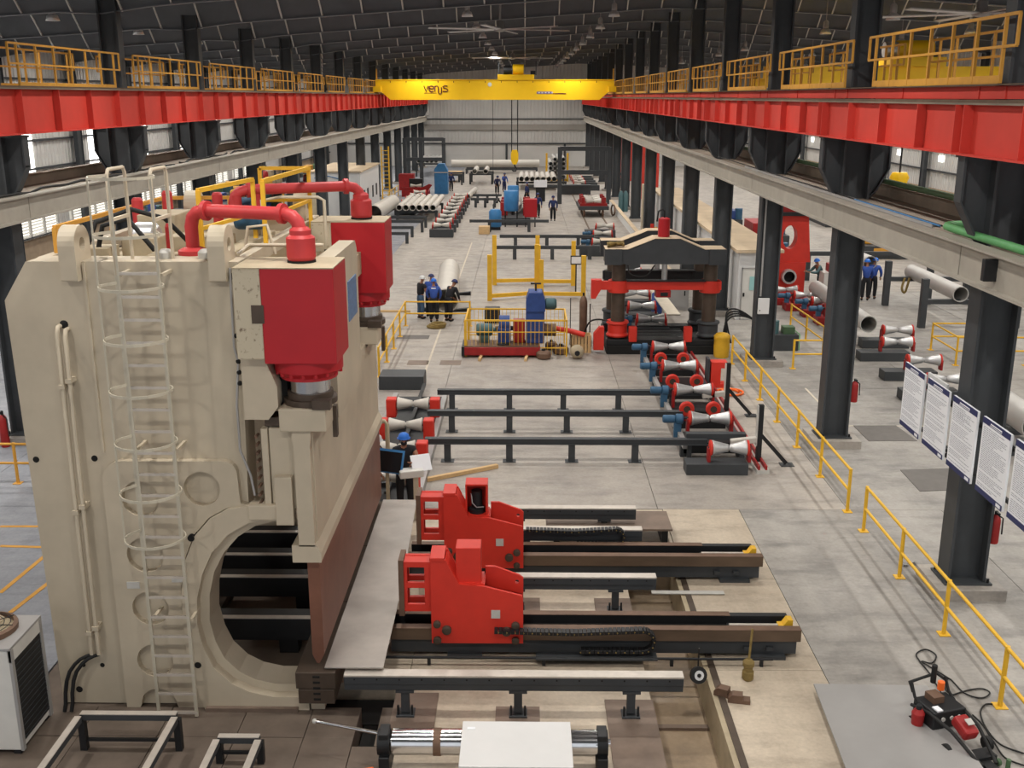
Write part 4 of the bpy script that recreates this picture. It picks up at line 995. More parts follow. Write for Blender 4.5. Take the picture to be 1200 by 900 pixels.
# ------------------------------------------------------------------ roller tracks
def diabolo(g, c, ax, w, r0, r1, n=16):
    pr = [(r0*.5, -w/2), (r0, -w/2+.001), (r0*.98, -w/2+.03)]+[(r1+(r0*.95-r1)*abs(u)**1.1, u*w*.47) for u in (-.9, -.6, -.3, -.06)]+[(r1*.7, -.02), (r1*.7, .02)]+[(r1+(r0*.95-r1)*abs(u)**1.1, u*w*.47) for u in (.06, .3, .6, .9)]+[(r0*.98, w/2-.03), (r0, w/2-.001), (r0*.5, w/2)]
    return g.lathe(pr, c, ax, n)
def roller_stand(loc, label, group, w=.8, zc=.55, block=(1.45, .5, .27), motor=False, redbox=False, par=None, rm='silver', rz=0, off=0, bm='charcoal'):
    t = T('roller_stand', label, 'roller', loc, rz, group)
    if block:
        G().box(-block[0]/2, -block[1]/2, 0, block[0]/2, block[1]/2, block[2]).o('block', bm, t, bev=.008); bz = block[2]
    else: bz = 0
    diabolo(G(), (off, 0, zc), (1, 0, 0), w, .185, .085).o('roll', rm, t)
    for s in (-1, 1):
        if redbox: G().box(off+s*(w/2+.03), -.16, 0, off+s*(w/2+.3), .16, zc+.16).o('bearing_box', 'red_orange', t, bev=.03)
        else:
            br = G().box(off+s*(w/2+.04), -.1, bz, off+s*(w/2+.11), .1, zc).o('bracket', 'red_dark', t); G().steps([(.17, 0), (.19, .02), (.19, .05), (.1, .07)], (off+s*(w/2+.005), 0, zc), (s, 0, 0), 14).o('end_disc', 'red_orange', br)
    G().cyl((off-w/2-(.25 if motor else .1), 0, zc), (off+w/2+.1, 0, zc), .035, 8).o('shaft', 'black_steel', t)
    if motor:
        mtr = G().steps([(.08, -.95), (.105, -.92), (.105, -.66), (.08, -.62)], (off-.24, 0, zc-.02), (1, 0, 0), 12).o('motor', 'blue_motor', t)
        G().steps([(.12, -.62), (.135, -.6), (.135, -.46), (.08, -.42)], (off-.24, 0, zc-.02), (1, 0, 0), 12).o('gearbox', 'blue_motor', mtr)
        G().box(off-.9, -.07, bz, off-.72, .07, zc-.1).o('motor_foot', 'blue_motor', mtr)
    return t
# right track beside the long beams
roller_stand((4.55, 23.55, 0), 'silver waisted roller on a grey block at the near end of the right track', 'rollers of the right track', off=.3, zc=.6)
fr = T('roller_bed', 'dark bed frame of the right roller track with red guide rails', 'bed frame', (4.7, 29.5, 0))
for x in (3.95, 5.35): bl(fr, x-.06, 24.4, .28, x+.06, 34.2, .42, 'side_rail', 'grey_panel' if x < 4 else 'charcoal')
for y in (24.6, 26.6, 29.4, 32.0, 34.0): bl(fr, 3.95, y, .1, 5.35, y+.14, .3, 'cross_beam', 'black_steel')
for y in (25.4, 28.1, 30.8, 33.3):
    bl(fr, 4.05, y-.45, .2, 5.25, y+.45, .26, 'oil_pan', 'black_steel')
for x in (3.95, 5.35):
    for y in (24.6, 27.5, 30.5, 33.8): bl(fr, x-.08, y, 0, x+.08, y+.2, .28, 'leg', 'charcoal')
for x in (5.55, 5.72): bl(fr, x-.025, 23.4, .1, x+.025, 35.0, .2, 'guide_rail', 'red_dark')
bl(fr, 5.5, 23.4, 0, 5.8, 35, .1, 'guide_bed', 'brace')
bl(fr, 3.95, 24.3, .55, 5.4, 24.5, .7, 'end_beam', 'charcoal')
for x in (4.0, 5.3): bl(fr, x, 24.33, 0, x+.1, 24.47, .55, 'end_post', 'charcoal')
rl = [('nearest', 25.4), ('second', 28.1), ('third', 30.8), ('farthest', 33.3)]
for n, y in rl: roller_stand((4.7, y, .26), 'powered waisted roller with blue motor on the right track, %s' % n, 'powered rollers of the right track', block=None, zc=.5, motor=True, w=.95)
for k, y in enumerate((26.6, 29.4, 32.1)):
    for s, nm in ((-1, 'left'), (1, 'right')):
        t = T('ring_roller', 'red ring wheel between the rollers of the right track, %s of the %s pair' % (nm, ordn[k]), 'wheel', (4.65+s*.35, y, .3), 0, 'red ring wheels')
        G().steps0([(.09, -.06), (.17, -.06), (.2, -.03), (.2, .03), (.17, .06), (.09, .06), (.09, -.06)], (0, 0, .35), (0, 1, 0), 18).o('ring', 'red_orange', t)
        G().cyl((0, -.07, .35), (0, .08, .35), .09, 12).o('hub', 'dark_rust', t); G().box(-.06, .05, 0, .06, .11, .35).o('bracket', 'red_dark', t)
# red stop with orange hose
t = T('red_stop', 'red steel stop block behind the first braced post', 'stop', (6.0, 31.2, 0)); G().prism([(-.3, 0), (.3, 0), (.3, .12), (0, .12), (0, .62), (.2, .62), (.2, .8), (-.3, .8)], -.2, .2, 'y').o('body', 'red_orange', t, bev=.01); G().box(-.42, -.2, 0, -.34, .2, .9).o('back', 'charcoal', t)
tubeobj('hose_coil', smooth([Vector((6.1+.35*math.cos(a)+a*.02, 30.4+.35*math.sin(a), .04)) for a in [i*.7 for i in range(14)]], 3), .035, 'orange', 'orange hose coiled on the floor beside the red stop', 'hose')
# braced posts with pale rollers
for i, (x, y) in enumerate(((5.66, 24.05), (5.64, 28.1))):
    t = T('braced_post', 'black braced stop post beside the right track, %s one' % ('nearer' if i == 0 else 'farther'), 'post', (x, y, 0), 0, 'braced stop posts')
    G().box(-.06, -.06, 0, .06, .06, 1.52).o('post', 'black_steel', t); G().box(-.085, -.065, .5, -.06, .065, 1.5).o('face', 'brace', t); G().bar((.05, 0, .75), (.68, 0, .05), .09, .09).o('strut', 'black_steel', t)
    for a in (0, .7): G().box(a-.16, -.14, 0, a+.16, .14, .02).o('foot_plate', 'charcoal', t)
    G().cb((-.38, -.02, .62), (.62, .16, .14), ry=-.12).o('stop_arm', 'pipe_white', t, bev=.02)
# three long skid beams
for i, (y, x0, x1, legs) in enumerate(((24.25, -2.4, 4.45, (-1.86, -.35, 1.17, 2.71)), (26.58, -2.55, 4.2, (-1.91, -.38, 1.14, 2.7)), (28.63, -2.45, 5.1, (-2.04, -.41, 1.12, 2.68, 4.2)))):
    t = T('skid_beam', 'long charcoal skid beam on posts, %s of three' % ['nearest', 'middle', 'farthest'][i], 'beam', (x0, y, 0), 0, 'charcoal skid beams')
    G().box(0, -.06, .46, x1-x0, .06, .58).o('beam', 'charcoal', t); G().box(0, -.09, .58, x1-x0, .09, .595).o('top_flange', 'charcoal', t); G().box(0, -.09, .45, x1-x0, .09, .465).o('bottom_flange', 'charcoal', t)
    for lx in legs: ps_ = G().box(lx-x0-.08, -.06, 0, lx-x0+.08, .06, .45).o('post', 'charcoal', t); G().box(lx-x0-.16, -.12, 0, lx-x0+.16, .12, .015).o('foot_plate', 'charcoal', ps_)
# left track with red bearing boxes
t = T('roller_bed', 'dark bed of the left roller track behind the press', 'bed frame', (-2.95, 25, 0))
for x in (-3.75, -2.3): bl(t, x-.07, 21.3, 0, x+.07, 29.6, .22, 'side_rail', 'grey_panel')
bl(t, -3.68, 21.3, .02, -2.37, 29.6, .1, 'pan', 'black_steel')
for y in (22.2, 24.5, 26.3, 28.2): bl(t, -3.68, y, .1, -2.37, y+.3, .2, 'cross_beam', 'charcoal')
bl(t, -3.05, 21.5, .2, -2.95, 30.5, .26, 'drive_shaft', 'black_steel')
for n, y in (('nearest', 21.6), ('second', 23.6), ('third', 25.4), ('farthest', 27.3)):
    roller_stand((-3.0, y, .2), 'white waisted roller between red bearing boxes behind the press, %s' % n, 'rollers of the left track', block=None, zc=.36, w=.85, redbox=True, rm='pipe_white')
G().box(-.68, -.55, 0, .68, .35, .42).o('control_block', 'charcoal', label='large charcoal block at the far end of the left roller track', cat='block', loc=(-3.72, 31.2, 0), bev=.015)
tubeobj('guide_post', [(-3.05, 22.3, 0), (-3.05, 22.3, 1.55), (-3.1, 22.3, 1.62), (-3.9, 22.3, 1.62)], .05, 'cream_dirty', 'cream bent pipe post behind the press', 'post')
a, b = fl(500, 562, .05), fl(583, 546, .05)
G().bar((0, 0, 0), b-a, .1, .09).o('timber', 'wood', label='long pale timber lying on the floor behind the press', cat='timber', loc=a)
p = fl(497, 562, .06); G().cyl((0, 0, 0), (0, .1, .02), .07, 10).o('orange_plug', 'orange', label='small orange cap beside the pale timber', cat='cap', loc=(p.x, p.y, .07))
# operator's console
t = T('operator_console', 'black screen panel with pale frame on a post beside the operator', 'console', (-2.85, 20.6, 0))
G().cb((0, 0, 1.28), (.62, .05, .42), ry=.12, rx=-.35).o('screen', 'screen', t); G().cb((0, .03, 1.28), (.7, .04, .5), ry=.12, rx=-.35).o('frame', 'blue_light', t); G().bar((0, .05, 0), (0, .05, 1.1), .07).o('post', 'cream_dirty', t); G().box(-.2, -.15, 0, .2, .25, .04).o('foot', 'charcoal', t)
t = T('console_desk', 'cream console post with white box and papers beside the operator', 'console', (-2.25, 20.6, 0))
G().box(-.05, -.05, 0, .05, .05, .95).o('post', 'cream', t); G().cb((-.1, 0, 1.03), (.5, .26, .16), rz=.3).o('box', 'white_worn', t, bev=.02); G().cb((.1, .15, 1.2), (.42, .01, .36), rz=.4, rx=-.6).o('paper', 'paper', t)
tubeobj('floor_conduit', [fl(1058, 662, .03), fl(1072, 660, .03), fl(1098, 692, .03)], .03, 'grey_panel', 'grey conduit lying on the floor at the foot of the first right column', 'conduit')
# ------------------------------------------------------------------ people
def skinned(name, V, E, R, m, par, sub=1):
    me = bpy.data.meshes.new(name); me.from_pydata(V, E, []); me.materials.append(MATS[m])
    ob = bpy.data.objects.new(name, me); COL.objects.link(ob); ob.parent = par
    md = ob.modifiers.new('skin', 'SKIN'); md.use_smooth_shade = True; md.branch_smoothing = .4
    me.skin_vertices.new() if not me.skin_vertices else None
    sv = me.skin_vertices[0].data
    for i, r in enumerate(R): sv[i].radius = (r, r); 
    sv[0].use_root = True
    s = ob.modifiers.new('sub', 'SUBSURF'); s.levels = 1; s.render_levels = sub
    return ob
def person(loc, rz, label, shirt='cloth_navy', pants='cloth_black', helmet='helmet_blue', lean=0.0, arms=((.1, .0), (.1, .0)), stride=0.0, long=True, h=1.72, group='workers', mask=False, back_print=False, turn=0):
    k = h/1.72; t = T('person', label, 'person', loc, rz, group)
    def rot(p): # lean of the upper body about the hips
        x, y, z = p; c, s = math.cos(lean), math.sin(lean); zz = z-.92
        return (x*k, (y*c-zz*s)*k, (.92+y*s+zz*c)*k)
    V = []; E = []; R = []
    def v(p, r, upper=True, j=None):
        V.append(rot(p) if upper else tuple(q*k for q in p)); R.append(r*k)
        if j is not None: E.append((j, len(V)-1))
        return len(V)-1
    pel = v((0, 0, .95), .11); ab = v((0, 0, 1.1), .11, True, pel); ch = v((0, 0, 1.28), .13, True, ab); nb = v((0, .01, 1.42), .075, True, ch); nk = v((0, 0, 1.48), .05, True, nb); hd = v((0, -.01, 1.56), .085, True, nk); ht = v((0, 0, 1.655), .082, True, hd)
    nose = v((0, -.115, 1.57), .014, True, hd)
    sh = {}; hp = {}
    for i, s in enumerate((-1, 1)):
        fwd, up = arms[i]
        a = v((s*.2, 0, 1.385), .072, True, ch)
        ex, ey, ez = s*.28, -.10*fwd*2.2, 1.385-.29*math.cos(fwd*.9)
        b = v((ex, ey, ez), .052, True, a)
        wx = s*(.28-.12*max(0, fwd)); wy = ey-.24*math.sin(min(1.5, fwd*1.6)); wz = ez-.24*math.cos(min(1.5, fwd*1.6))+up
        c = v((wx, wy, wz), .032, True, b)
        d = Vector((wx-ex, wy-ey, wz-ez)).normalized(); sd = Vector((s, 0, 0))-d*d.x*s; sd = sd.normalized() if sd.length > .1 else Vector((0, 0, 1)); n = d.cross(sd)
        W0 = Vector((wx, wy, wz)); pm = v(tuple(W0+d*.07), .03, True, c)
        sh[s] = (a, b, c)
        for q, (o_, ln) in enumerate(((-.03, .075), (-.01, .085), (.01, .08), (.03, .062))):
            f1 = v(tuple(W0+d*.11+sd*o_), .0095, True, pm); f2 = v(tuple(W0+d*(.11+ln*.55)+sd*o_+n*.012), .009, True, f1); v(tuple(W0+d*(.11+ln)+sd*o_+n*.032), .0075, True, f2)
        t1 = v(tuple(W0+d*.06-sd*.045), .011, True, c); v(tuple(W0+d*.1-sd*.062+n*.02), .009, True, t1)
        st = stride*s
        q1 = v((s*.105, 0, .86), .085, False, pel); q2 = v((s*.11, -.03-st*.5, .49), .075, False, q1); q3 = v((s*.115, .02-st*.75, .1), .052, False, q2); v((s*.115, -.12-st*.75, .045), .036, False, q3); hp[s] = (q1, q2, q3)
    body = skinned('body', V, E, R, 'skin', t)
    def sub(idx, edges, grow): return [V[i] for i in idx], edges, [R[i]+g*k for i, g in zip(idx, grow)]
    ids = [pel, ab, ch, nb]; ed = [(0, 1), (1, 2), (2, 3)]; gr = [.062, .055, .05, .006]
    for s in (-1, 1):
        a, b, c = sh[s]; n = len(ids)
        if long: ids += [a, b, c]; ed += [(2, n), (n, n+1), (n+1, n+2)]; gr += [.014, .013, .012]
        else: ids += [a]; ed += [(2, n)]; gr += [.02]
    vv, ee, rr = sub(ids, ed, gr)
    vv[0] = rot((0, 0, .9))
    if not long:
        for s in (-1, 1):
            a, b, c = sh[s]; i = ids.index(a); vv.append(tuple((Vector(V[a])*.45+Vector(V[b])*.55))); rr.append(.07*k); ee.append((i, len(vv)-1))
    skinned('shirt', vv, ee, rr, shirt, t)
    ids = [pel]; ed = []; gr = [.04]
    for s in (-1, 1):
        n = len(ids); ids += list(hp[s]); ed += [(0, n), (n, n+1), (n+1, n+2)]; gr += [.032, .02, .022]
    vv, ee, rr = sub(ids, ed, gr); vv.append(rot((0, 0, 1.04))); rr.append(.135*k); ee.append((0, len(vv)-1)); skinned('trousers', vv, ee, rr, pants, t)
    for s in (-1, 1):
        q = Vector(V[hp[s][2]]); G().sph((q.x, q.y-.07, .05), (.05, .14, .055), 10, 6).o('shoe', 'rubber', t)
    hc = Vector(V[hd]); up = (Vector(V[ht])-hc).normalized()
    if helmet:
        hm = G(); c = hc+up*.06*k
        hm.lathe([(.125, 0), (.122, .03), (.108, .075), (.07, .112), (.02, .128)], c, up, 14); hm.o('helmet', helmet, t)
        G().lathe([(.12, -.006), (.145, -.004), (.145, .006), (.12, .012)], c, up, 14).o('helmet_brim', helmet, t)
    else: G().sph(hc+up*.07*k+Vector((0, .015, 0)), (.1, .11, .09), 12, 8).o('hair', 'rubber', t)
    for s in (-1, 1):
        G().sph(hc+Vector((s*.034, -.083, .03)), (.012, .008, .008), 8, 5).o('eye', 'dark_inside', t); G().sph(hc+Vector((s*.09, 0, .01)), (.014, .024, .034), 8, 5).o('ear', 'skin', t)
    if mask: G().sph(hc+Vector((0, -.045, -.035)), (.07, .062, .055), 12, 8).o('face_mask', 'cloth_black', t)
    else: G().sph(hc+Vector((0, -.084, -.04)), (.026, .008, .007), 8, 5).o('mouth', 'red_dark', t)
    if back_print:
        c = Vector(rot((0, .19, 1.33))); G().cb(c, (.17, .02, .04)).o('back_print', 'paper', t)
    return t
WK = 'workers in the hall'
person((-2.55, 21.2, 0), .1, 'operator with blue helmet and black shirt at the console behind the press', 'cloth_black', 'cloth_black', 'helmet_blue', .1, ((.7, .1), (.9, .1)), long=False, h=1.72, mask=True)
person((-3.3, 21.25, 0), 1.2, 'person with white helmet half hidden behind the press ram', 'cloth_black', 'cloth_black', 'white', .25, ((.6, 0), (.6, 0)), h=1.68)
person((-4.15, 41.3, 0), 2.2, 'person with white helmet, black shirt and jeans, hand on hip, beside the pipe', 'cloth_black', 'jeans', 'white', .15, ((.4, 0), (.3, 0)), long=False)
person((-3.8, 41.7, 0), 2.9, 'person in blue shirt and dark blue helmet second from the left at the pipe', 'cloth_blue', 'cloth_black', 'navy', .3, ((.7, 0), (.7, 0)))
person((-3.55, 40.6, 0), 3.2, 'person in blue shirt with white print on the back, nearest at the pipe', 'cloth_blue', 'cloth_black', 'helmet_blue', .25, ((.5, 0), (.6, 0)), back_print=True)
person((-3.0, 40.8, 0), 2.4, 'person in dark overall bending over on the right of the group at the pipe', 'cloth_black', 'cloth_black', 'navy', .55, ((.8, 0), (.8, 0)))
p = fl(1013, 352); person((p.x, p.y, 0), 3.0, 'person in blue shirt with blue helmet standing beyond the second column, left of two', 'cloth_blue', 'cloth_black', 'helmet_blue', .1, ((.4, 0), (.4, 0)), h=1.8)
p = fl(1021, 350); person((p.x, p.y, 0), 2.5, 'person in blue shirt with blue helmet standing beyond the second column, right of two', 'cloth_blue', 'cloth_black', 'helmet_blue', .15, ((.5, 0), (.4, 0)), h=1.8)
person((13.05, 46.0, 0), -1.4, 'person with blue helmet and grey shirt reaching over a machine in the right aisle', 'teal', 'cloth_black', 'helmet_blue', .3, ((1.1, .1), (1.0, .1)), h=1.78)
for px, py, rz, st, lb in ((630, 255, 2.8, .1, 'person in navy walking with a bag near the blue tank'), (648, 259, 3.1, .05, 'person in navy standing right of the blue tank, farther right of two'), (617, 239, 1.2, .3, 'person in navy striding behind the blue tank')):
    p = fl(px, py); person((p.x, p.y, 0), rz, lb, 'cloth_navy', 'cloth_black', 'navy', .05, ((.15, 0), (.2, 0)), st, h=1.78)
person((-1.9, 99.6, 0), .6, 'person in blue standing left of the seven white pipes under the crane hook', 'cloth_blue', 'cloth_navy', 'navy', .1, ((.5, .3), (.4, 0)))
person((-2.5, 97, 0), .2, 'person in dark blue bending beside the far racks left of the hook', 'cloth_navy', 'cloth_black', 'navy', .4, ((.6, 0), (.6, 0)))
person((-6.9, 100, 0), .4, 'person in navy standing behind the far left rack', 'cloth_navy', 'cloth_black', 'navy', .1, ((.3, 0), (.3, 0)))
person((9.2, 104, 0), 0, 'person in dark clothes standing by the far right gate frame', 'cloth_black', 'cloth_black', 'navy', 0, ((.1, 0), (.1, 0)))

# ------------------------------------------------------------------ overhead crane
CY = 89.5
cr = T('overhead_crane', 'long yellow overhead crane bridge with dark lettering spanning the hall', 'crane', (-2.4, CY, 8.9))
a = onY(440, 94, CY); b = onY(720, 94, CY); z1 = a.z; zb = onY(500, 117, CY).z; xa, xb = a.x, b.x
for yy in (CY, CY+1.8):
    G().prism([(xa, z1), (xa, z1-.55), (xa+1.2, zb), (xb-1.2, zb), (xb, z1-.55), (xb, z1)], yy, yy+.5, 'y').o('bridge_girder', 'crane_yellow', cr, world=True, bev=.02)
G().box(xa, CY-.06, z1, xb, CY+.56, z1+.06).o('girder_flange', 'crane_yellow', cr, world=True)
for x in (xa-.1, xb-.5): G().box(x, CY-.9, 8.95, x+.6, CY+3.2, 9.4).o('end_carriage', 'crane_yellow', cr, world=True)
for x in (xa+.1, xb-.1): G().bar((x, CY, z1), (x, CY, z1+.9), .1).o('end_post', 'yellow_old', cr, world=True)
for i in range(14): G().box(xa+1.2+i*1.3, CY-.03, z1-.2, xa+1.25+i*1.3, CY, z1-.05).o('festoon_clip', 'logo_brown', cr, world=True)
hx = onY(603, 94, CY).x
G().box(hx-1.4, CY-.05, z1+.06, hx+1.6, CY+2.2, z1+.45).o('trolley', 'crane_yellow', cr, world=True, bev=.03)
G().cyl((hx-.15, CY+.8, z1+.85), (hx+.75, CY+.8, z1+.85), .42, 18).o('hoist_drum', 'crane_yellow', cr, world=True); G().cyl((hx-.9, CY+.8, z1+.8), (hx-.2, CY+.8, z1+.8), .36, 16).o('hoist_motor', 'black_steel', cr, world=True)
G().box(hx+1.3, CY+.2, z1+.45, hx+1.7, CY+.6, z1+.75).o('hoist_gear', 'black_steel', cr, world=True)
for x in (hx-1.3, hx+1.75): G().bar((x, CY+.2, z1+.4), (x, CY+.2, z1+1.5), .08).o('trolley_post', 'charcoal', cr, world=True)
hz = onY(604, 185, CY).z
for x in (hx-.25, hx+.25): G().cyl((x, CY+1.15, hz+.35), (x, CY+1.15, z1+.3), .045, 6).o('hoist_rope', 'black_steel', cr, world=True)
blk = G().prism([(hx-.2, hz+.6), (hx-.32, hz+.3), (hx-.32, hz-.25), (hx-.16, hz-.6), (hx+.16, hz-.6), (hx+.32, hz-.25), (hx+.32, hz+.3), (hx+.2, hz+.6)], CY+.95, CY+1.35, 'y').o('hook_block', 'crane_yellow', cr, world=True, bev=.04)
G().tube([(hx, CY+1.15, hz-.45), (hx, CY+1.15, hz-.75), (hx+.18, CY+1.15, hz-.95), (hx+.1, CY+1.15, hz-1.15), (hx-.15, CY+1.15, hz-1.15), (hx-.22, CY+1.15, hz-1.0)], .06, 8).o('hook', 'black_steel', blk, world=True)
G().cyl((hx-1.8, CY+.3, 1.5), (hx-1.8, CY+.3, z1), .02, 5).o('pendant_cable', 'black_steel', cr, world=True)
# lettering: thin-line word
lx = onY(497, 108, CY); LS = (onY(525, 108, CY).x-lx.x)
lz0 = onY(497, 107.2, CY).z; u = (onY(497, 100.6, CY).z-lz0)   # x-height
def stroke(pts, name='letter'): G().tube([(lx.x+px*LS, CY-.02, lz0+pz*u) for px, pz in pts], .05, 6).o(name, 'logo_brown', cr, world=True)
stroke([(0, 1), (.085, 0), (.17, 1)])
stroke([(.2, .5), (.41, .52), (.40, .85), (.31, 1.02), (.22, .85), (.195, .5), (.22, .15), (.31, -.02), (.40, .12)])
stroke([(.45, 0), (.45, 1), (.45, .8), (.51, 1.0), (.58, .92), (.60, .7), (.60, -.2), (.64, -.42), (.69, -.42), (.725, -.2), (.725, .75)])
stroke([(.98, .95), (.86, 1.0), (.79, .85), (.82, .6), (.96, .45), (1.0, .22), (.95, .0), (.78, .02)])
G().box(lx.x, CY-.02, lz0-.32*u, lx.x+LS*.52, CY-.005, lz0-.24*u).o('letter_line', 'logo_brown', cr, world=True)
sa = onY(629, 107.3, CY); sb = onY(647, 110, CY)
sgn = G().box(sa.x, CY-.02, sb.z, sb.x, CY, sa.z).o('maker_plate', 'logo_violet', cr, world=True)
for i in range(5): G().box(sa.x+.12+i*.27, CY-.03, sb.z+.05, sa.x+.26+i*.27, CY-.02, sa.z-.04).o('plate_mark', 'white_worn', cr, world=True)
G().box(sb.x+.05, CY-.02, sb.z-.02, sb.x+1.15, CY, sb.z+.06).o('maker_line', 'logo_brown', cr, world=True)
p = onY(574, 99, CY); G().cyl((p.x, CY-.03, p.z), (p.x, CY, p.z), .17, 12).o('round_mark', 'white_worn', cr, world=True)
# ------------------------------------------------------------------ caged pump set
t = T('pump_set', 'caged drive unit with blue motors on a red base in the middle of the hall', 'machine', (-.2, 35.8, 0))
bl(t, -2.1, 34.75, .08, .55, 35.9, .36, 'base', 'red_dark', .02); bl(t, -2.05, 34.8, .36, .5, 35.85, .38, 'base_top', 'rust_die')
bl(t, -2.13, 34.73, .05, -2.03, 35.92, .38, 'base_end', 'black_steel')
G().steps([(.18, 0), (.22, .04), (.22, .5), (.18, .55), (.08, .56), (.08, .75)], (-1.65, 35.6, .8), (1, 0, 0), 14).o('motor', 'teal', t, world=True); bl(t, -1.55, 35.4, .38, -1.2, 35.8, .62, 'motor_foot', 'teal')
bl(t, -.9, 35.3, .38, -.46, 35.85, .9, 'gearbox', 'blue', .03); G().steps([(.3, 0), (.3, .36)], (-.86, 35.62, 1.0), (1, 0, 0), 18).o('gear_housing', 'blue', t, world=True)
G().cyl((-.46, 35.62, .85), (-.36, 35.62, .85), .08, 10).o('coupling', 'black_steel', t, world=True)
bl(t, -.38, 35.4, .38, .03, 35.85, 1.15, 'red_tank', 'red_dark', .02); G().cyl((-.88, 35.62, .82), (-1.0, 35.62, .82), .1, 12).o('coupling', 'black_steel', t, world=True)
bl(t, .06, 35.3, .38, .7, 36.1, 1.5, 'blue_box', 'blue', .03)
G().prism([(.06, 1.5), (.72, 1.5), (.72, 1.85), (.62, 2.15), (.16, 2.15), (.06, 1.85)], 35.25, 36.1, 'y').o('blue_head', 'blue', t, world=True, bev=.03)
G().cyl((.4, 35.7, 2.15), (.4, 35.7, 2.4), .03, 8).o('stem', 'black_steel', t, world=True); G().cyl((.22, 35.7, 2.4), (.58, 35.7, 2.4), .03, 8).o('handle', 'black_steel', t, world=True)
G().steps([(.16, 0), (.2, .04), (.2, .32), (.14, .4)], (.72, 35.7, 1.7), (1, 0, 0), 14).o('side_motor', 'teal', t, world=True)
G().cyl((.7, 35.6, .8), (1.1, 35.6, .8), .22, 14).o('outlet', 'rust_die', t, world=True); G().tube([(1.1, 35.6, .85), (1.6, 35.5, .78), (2.1, 35.4, .66)], .09, 10).o('outlet_pipe', 'red_orange', t, world=True)
G().tube([(-.9, 35.0, .42), (-.7, 34.95, .42), (-.5, 35.0, .42), (-.5, 35.15, .42), (-.8, 35.18, .42), (-.9, 35.0, .42)], .03, 6).o('handwheel', 'black_steel', t, world=True)
cg = T('machine_cage', 'yellow wire mesh cage around the drive unit', 'cage', (-.1, 36, 0))
cx0, cx1, cy0, cy1 = -2.0, 1.45, 34.98, 37.0
for x in (cx0, cx1):
    for y in (cy0, cy1): G().bar((x, y, 0), (x, y, 1.25 if y == cy0 else 1.25), .09 if x == cx0 else .05).o('post', 'yellow', cg, world=True)
for y in (cy0, cy1):
    for z in (1.25, .85, .3): G().bar((cx0, y, z), (cx1, y, z), .05 if z > 1 else .03).o('rail', 'yellow', cg, world=True)
for x in (cx0, cx1): G().bar((x, cy0, 1.25), (x, cy1, 1.25), .05).o('rail', 'yellow', cg, world=True)
v0 = None
for i in range(24):
    x = cx0+(cx1-cx0)*(i+.5)/24
    for y in (cy0, cy1):
        if v0 is None: v0 = G().bar((0, 0, .05), (0, 0, 1.25), .014).o('wire', 'yellow', cg); v0.location = Vector((x, y, 0))-cg.location
        else: inst(v0, cg, Vector((x, y, 0))-cg.location)
for i, px in enumerate(((485, 515), (618, 512))):
    p = fl(545+0, 420); 
for i, x in enumerate((-1.5, .05)): G().bar((0, -.3, .05), (.06, .35, .06), .09).o('timber_skid', 'wood', loc=(x, 34.55, 0), label='short wooden skid under the red base, %s one' % ('left' if i == 0 else 'right'), cat='timber', group='wooden skids')
# wheels, crate and gas bottle beside it
for i, (px, py, r) in enumerate(((637, 421, .25), (657, 415, .28), (646, 410, .22))):
    p = fl(px, py); t = T('flanged_casting', 'rusty flanged wheel lying on the floor beside the cage, %s' % ['nearest', 'largest', 'rear'][i], 'wheel', (p.x, p.y+.1, 0), 0, 'rusty wheels')
    G().steps([(r*.8, 0), (r, .05), (r, .2), (r*.75, .26), (r*.4, .28)], (0, 0, 0), (0, 0, 1), 16).o('wheel', 'rust_die', t); G().cyl((0, 0, .28), (0, 0, .34), r*.25, 10).o('hub', 'black_steel', t)
p = fl(676, 420); t = T('round_buoy', 'small ball shaped beige casting in front of the wooden crate', 'casting', (p.x, p.y, 0)); G().sph((0, 0, .24), .24, 14, 9).o('ball', 'cream_dirty', t); G().cyl((0, -.24, .24), (0, -.27, .24), .09, 12).o('port', 'black_steel', t)
p = fl(679, 414); t = T('wooden_crate', 'open slatted wooden crate beside the big column press', 'crate', (p.x+.05, p.y+.3, 0))
for i in range(6): G().box(-.34+i*.115, -.25, 0, -.25+i*.115, -.22, .62).o('slat', 'wood', t)
for s in (-.34, .32): G().box(s, -.25, 0, s+.03, .25, .62).o('side', 'wood', t)
G().box(-.34, .22, 0, .34, .25, .62).o('back', 'wood', t); G().box(-.3, -.2, .3, .3, .2, .5).o('contents', 'black_steel', t)
p = fl(674, 395); t = T('gas_bottle', 'tall dark gas bottle standing behind the wooden crate', 'gas bottle', (2.1, 36.6, 0)); G().lathe([(.13, 0), (.14, .03), (.14, 1.35), (.1, 1.5), (.04, 1.56)], (0, 0, .25), (0, 0, 1), 14).o('bottle', 'rust_die', t); G().cyl((0, 0, 1.8), (0, 0, 1.92), .035, 8).o('valve', 'black_steel', t); G().box(-.25, -.2, 0, .3, .25, .25).o('cart', 'black_steel', t); G().bar((.25, .15, .2), (.25, .15, 1.5), .04).o('cart_bar', 'black_steel', t); G().bar((-.45, .15, 0), (-.45, .15, 1.7), .03).o('cart_post', 'black_steel', t)
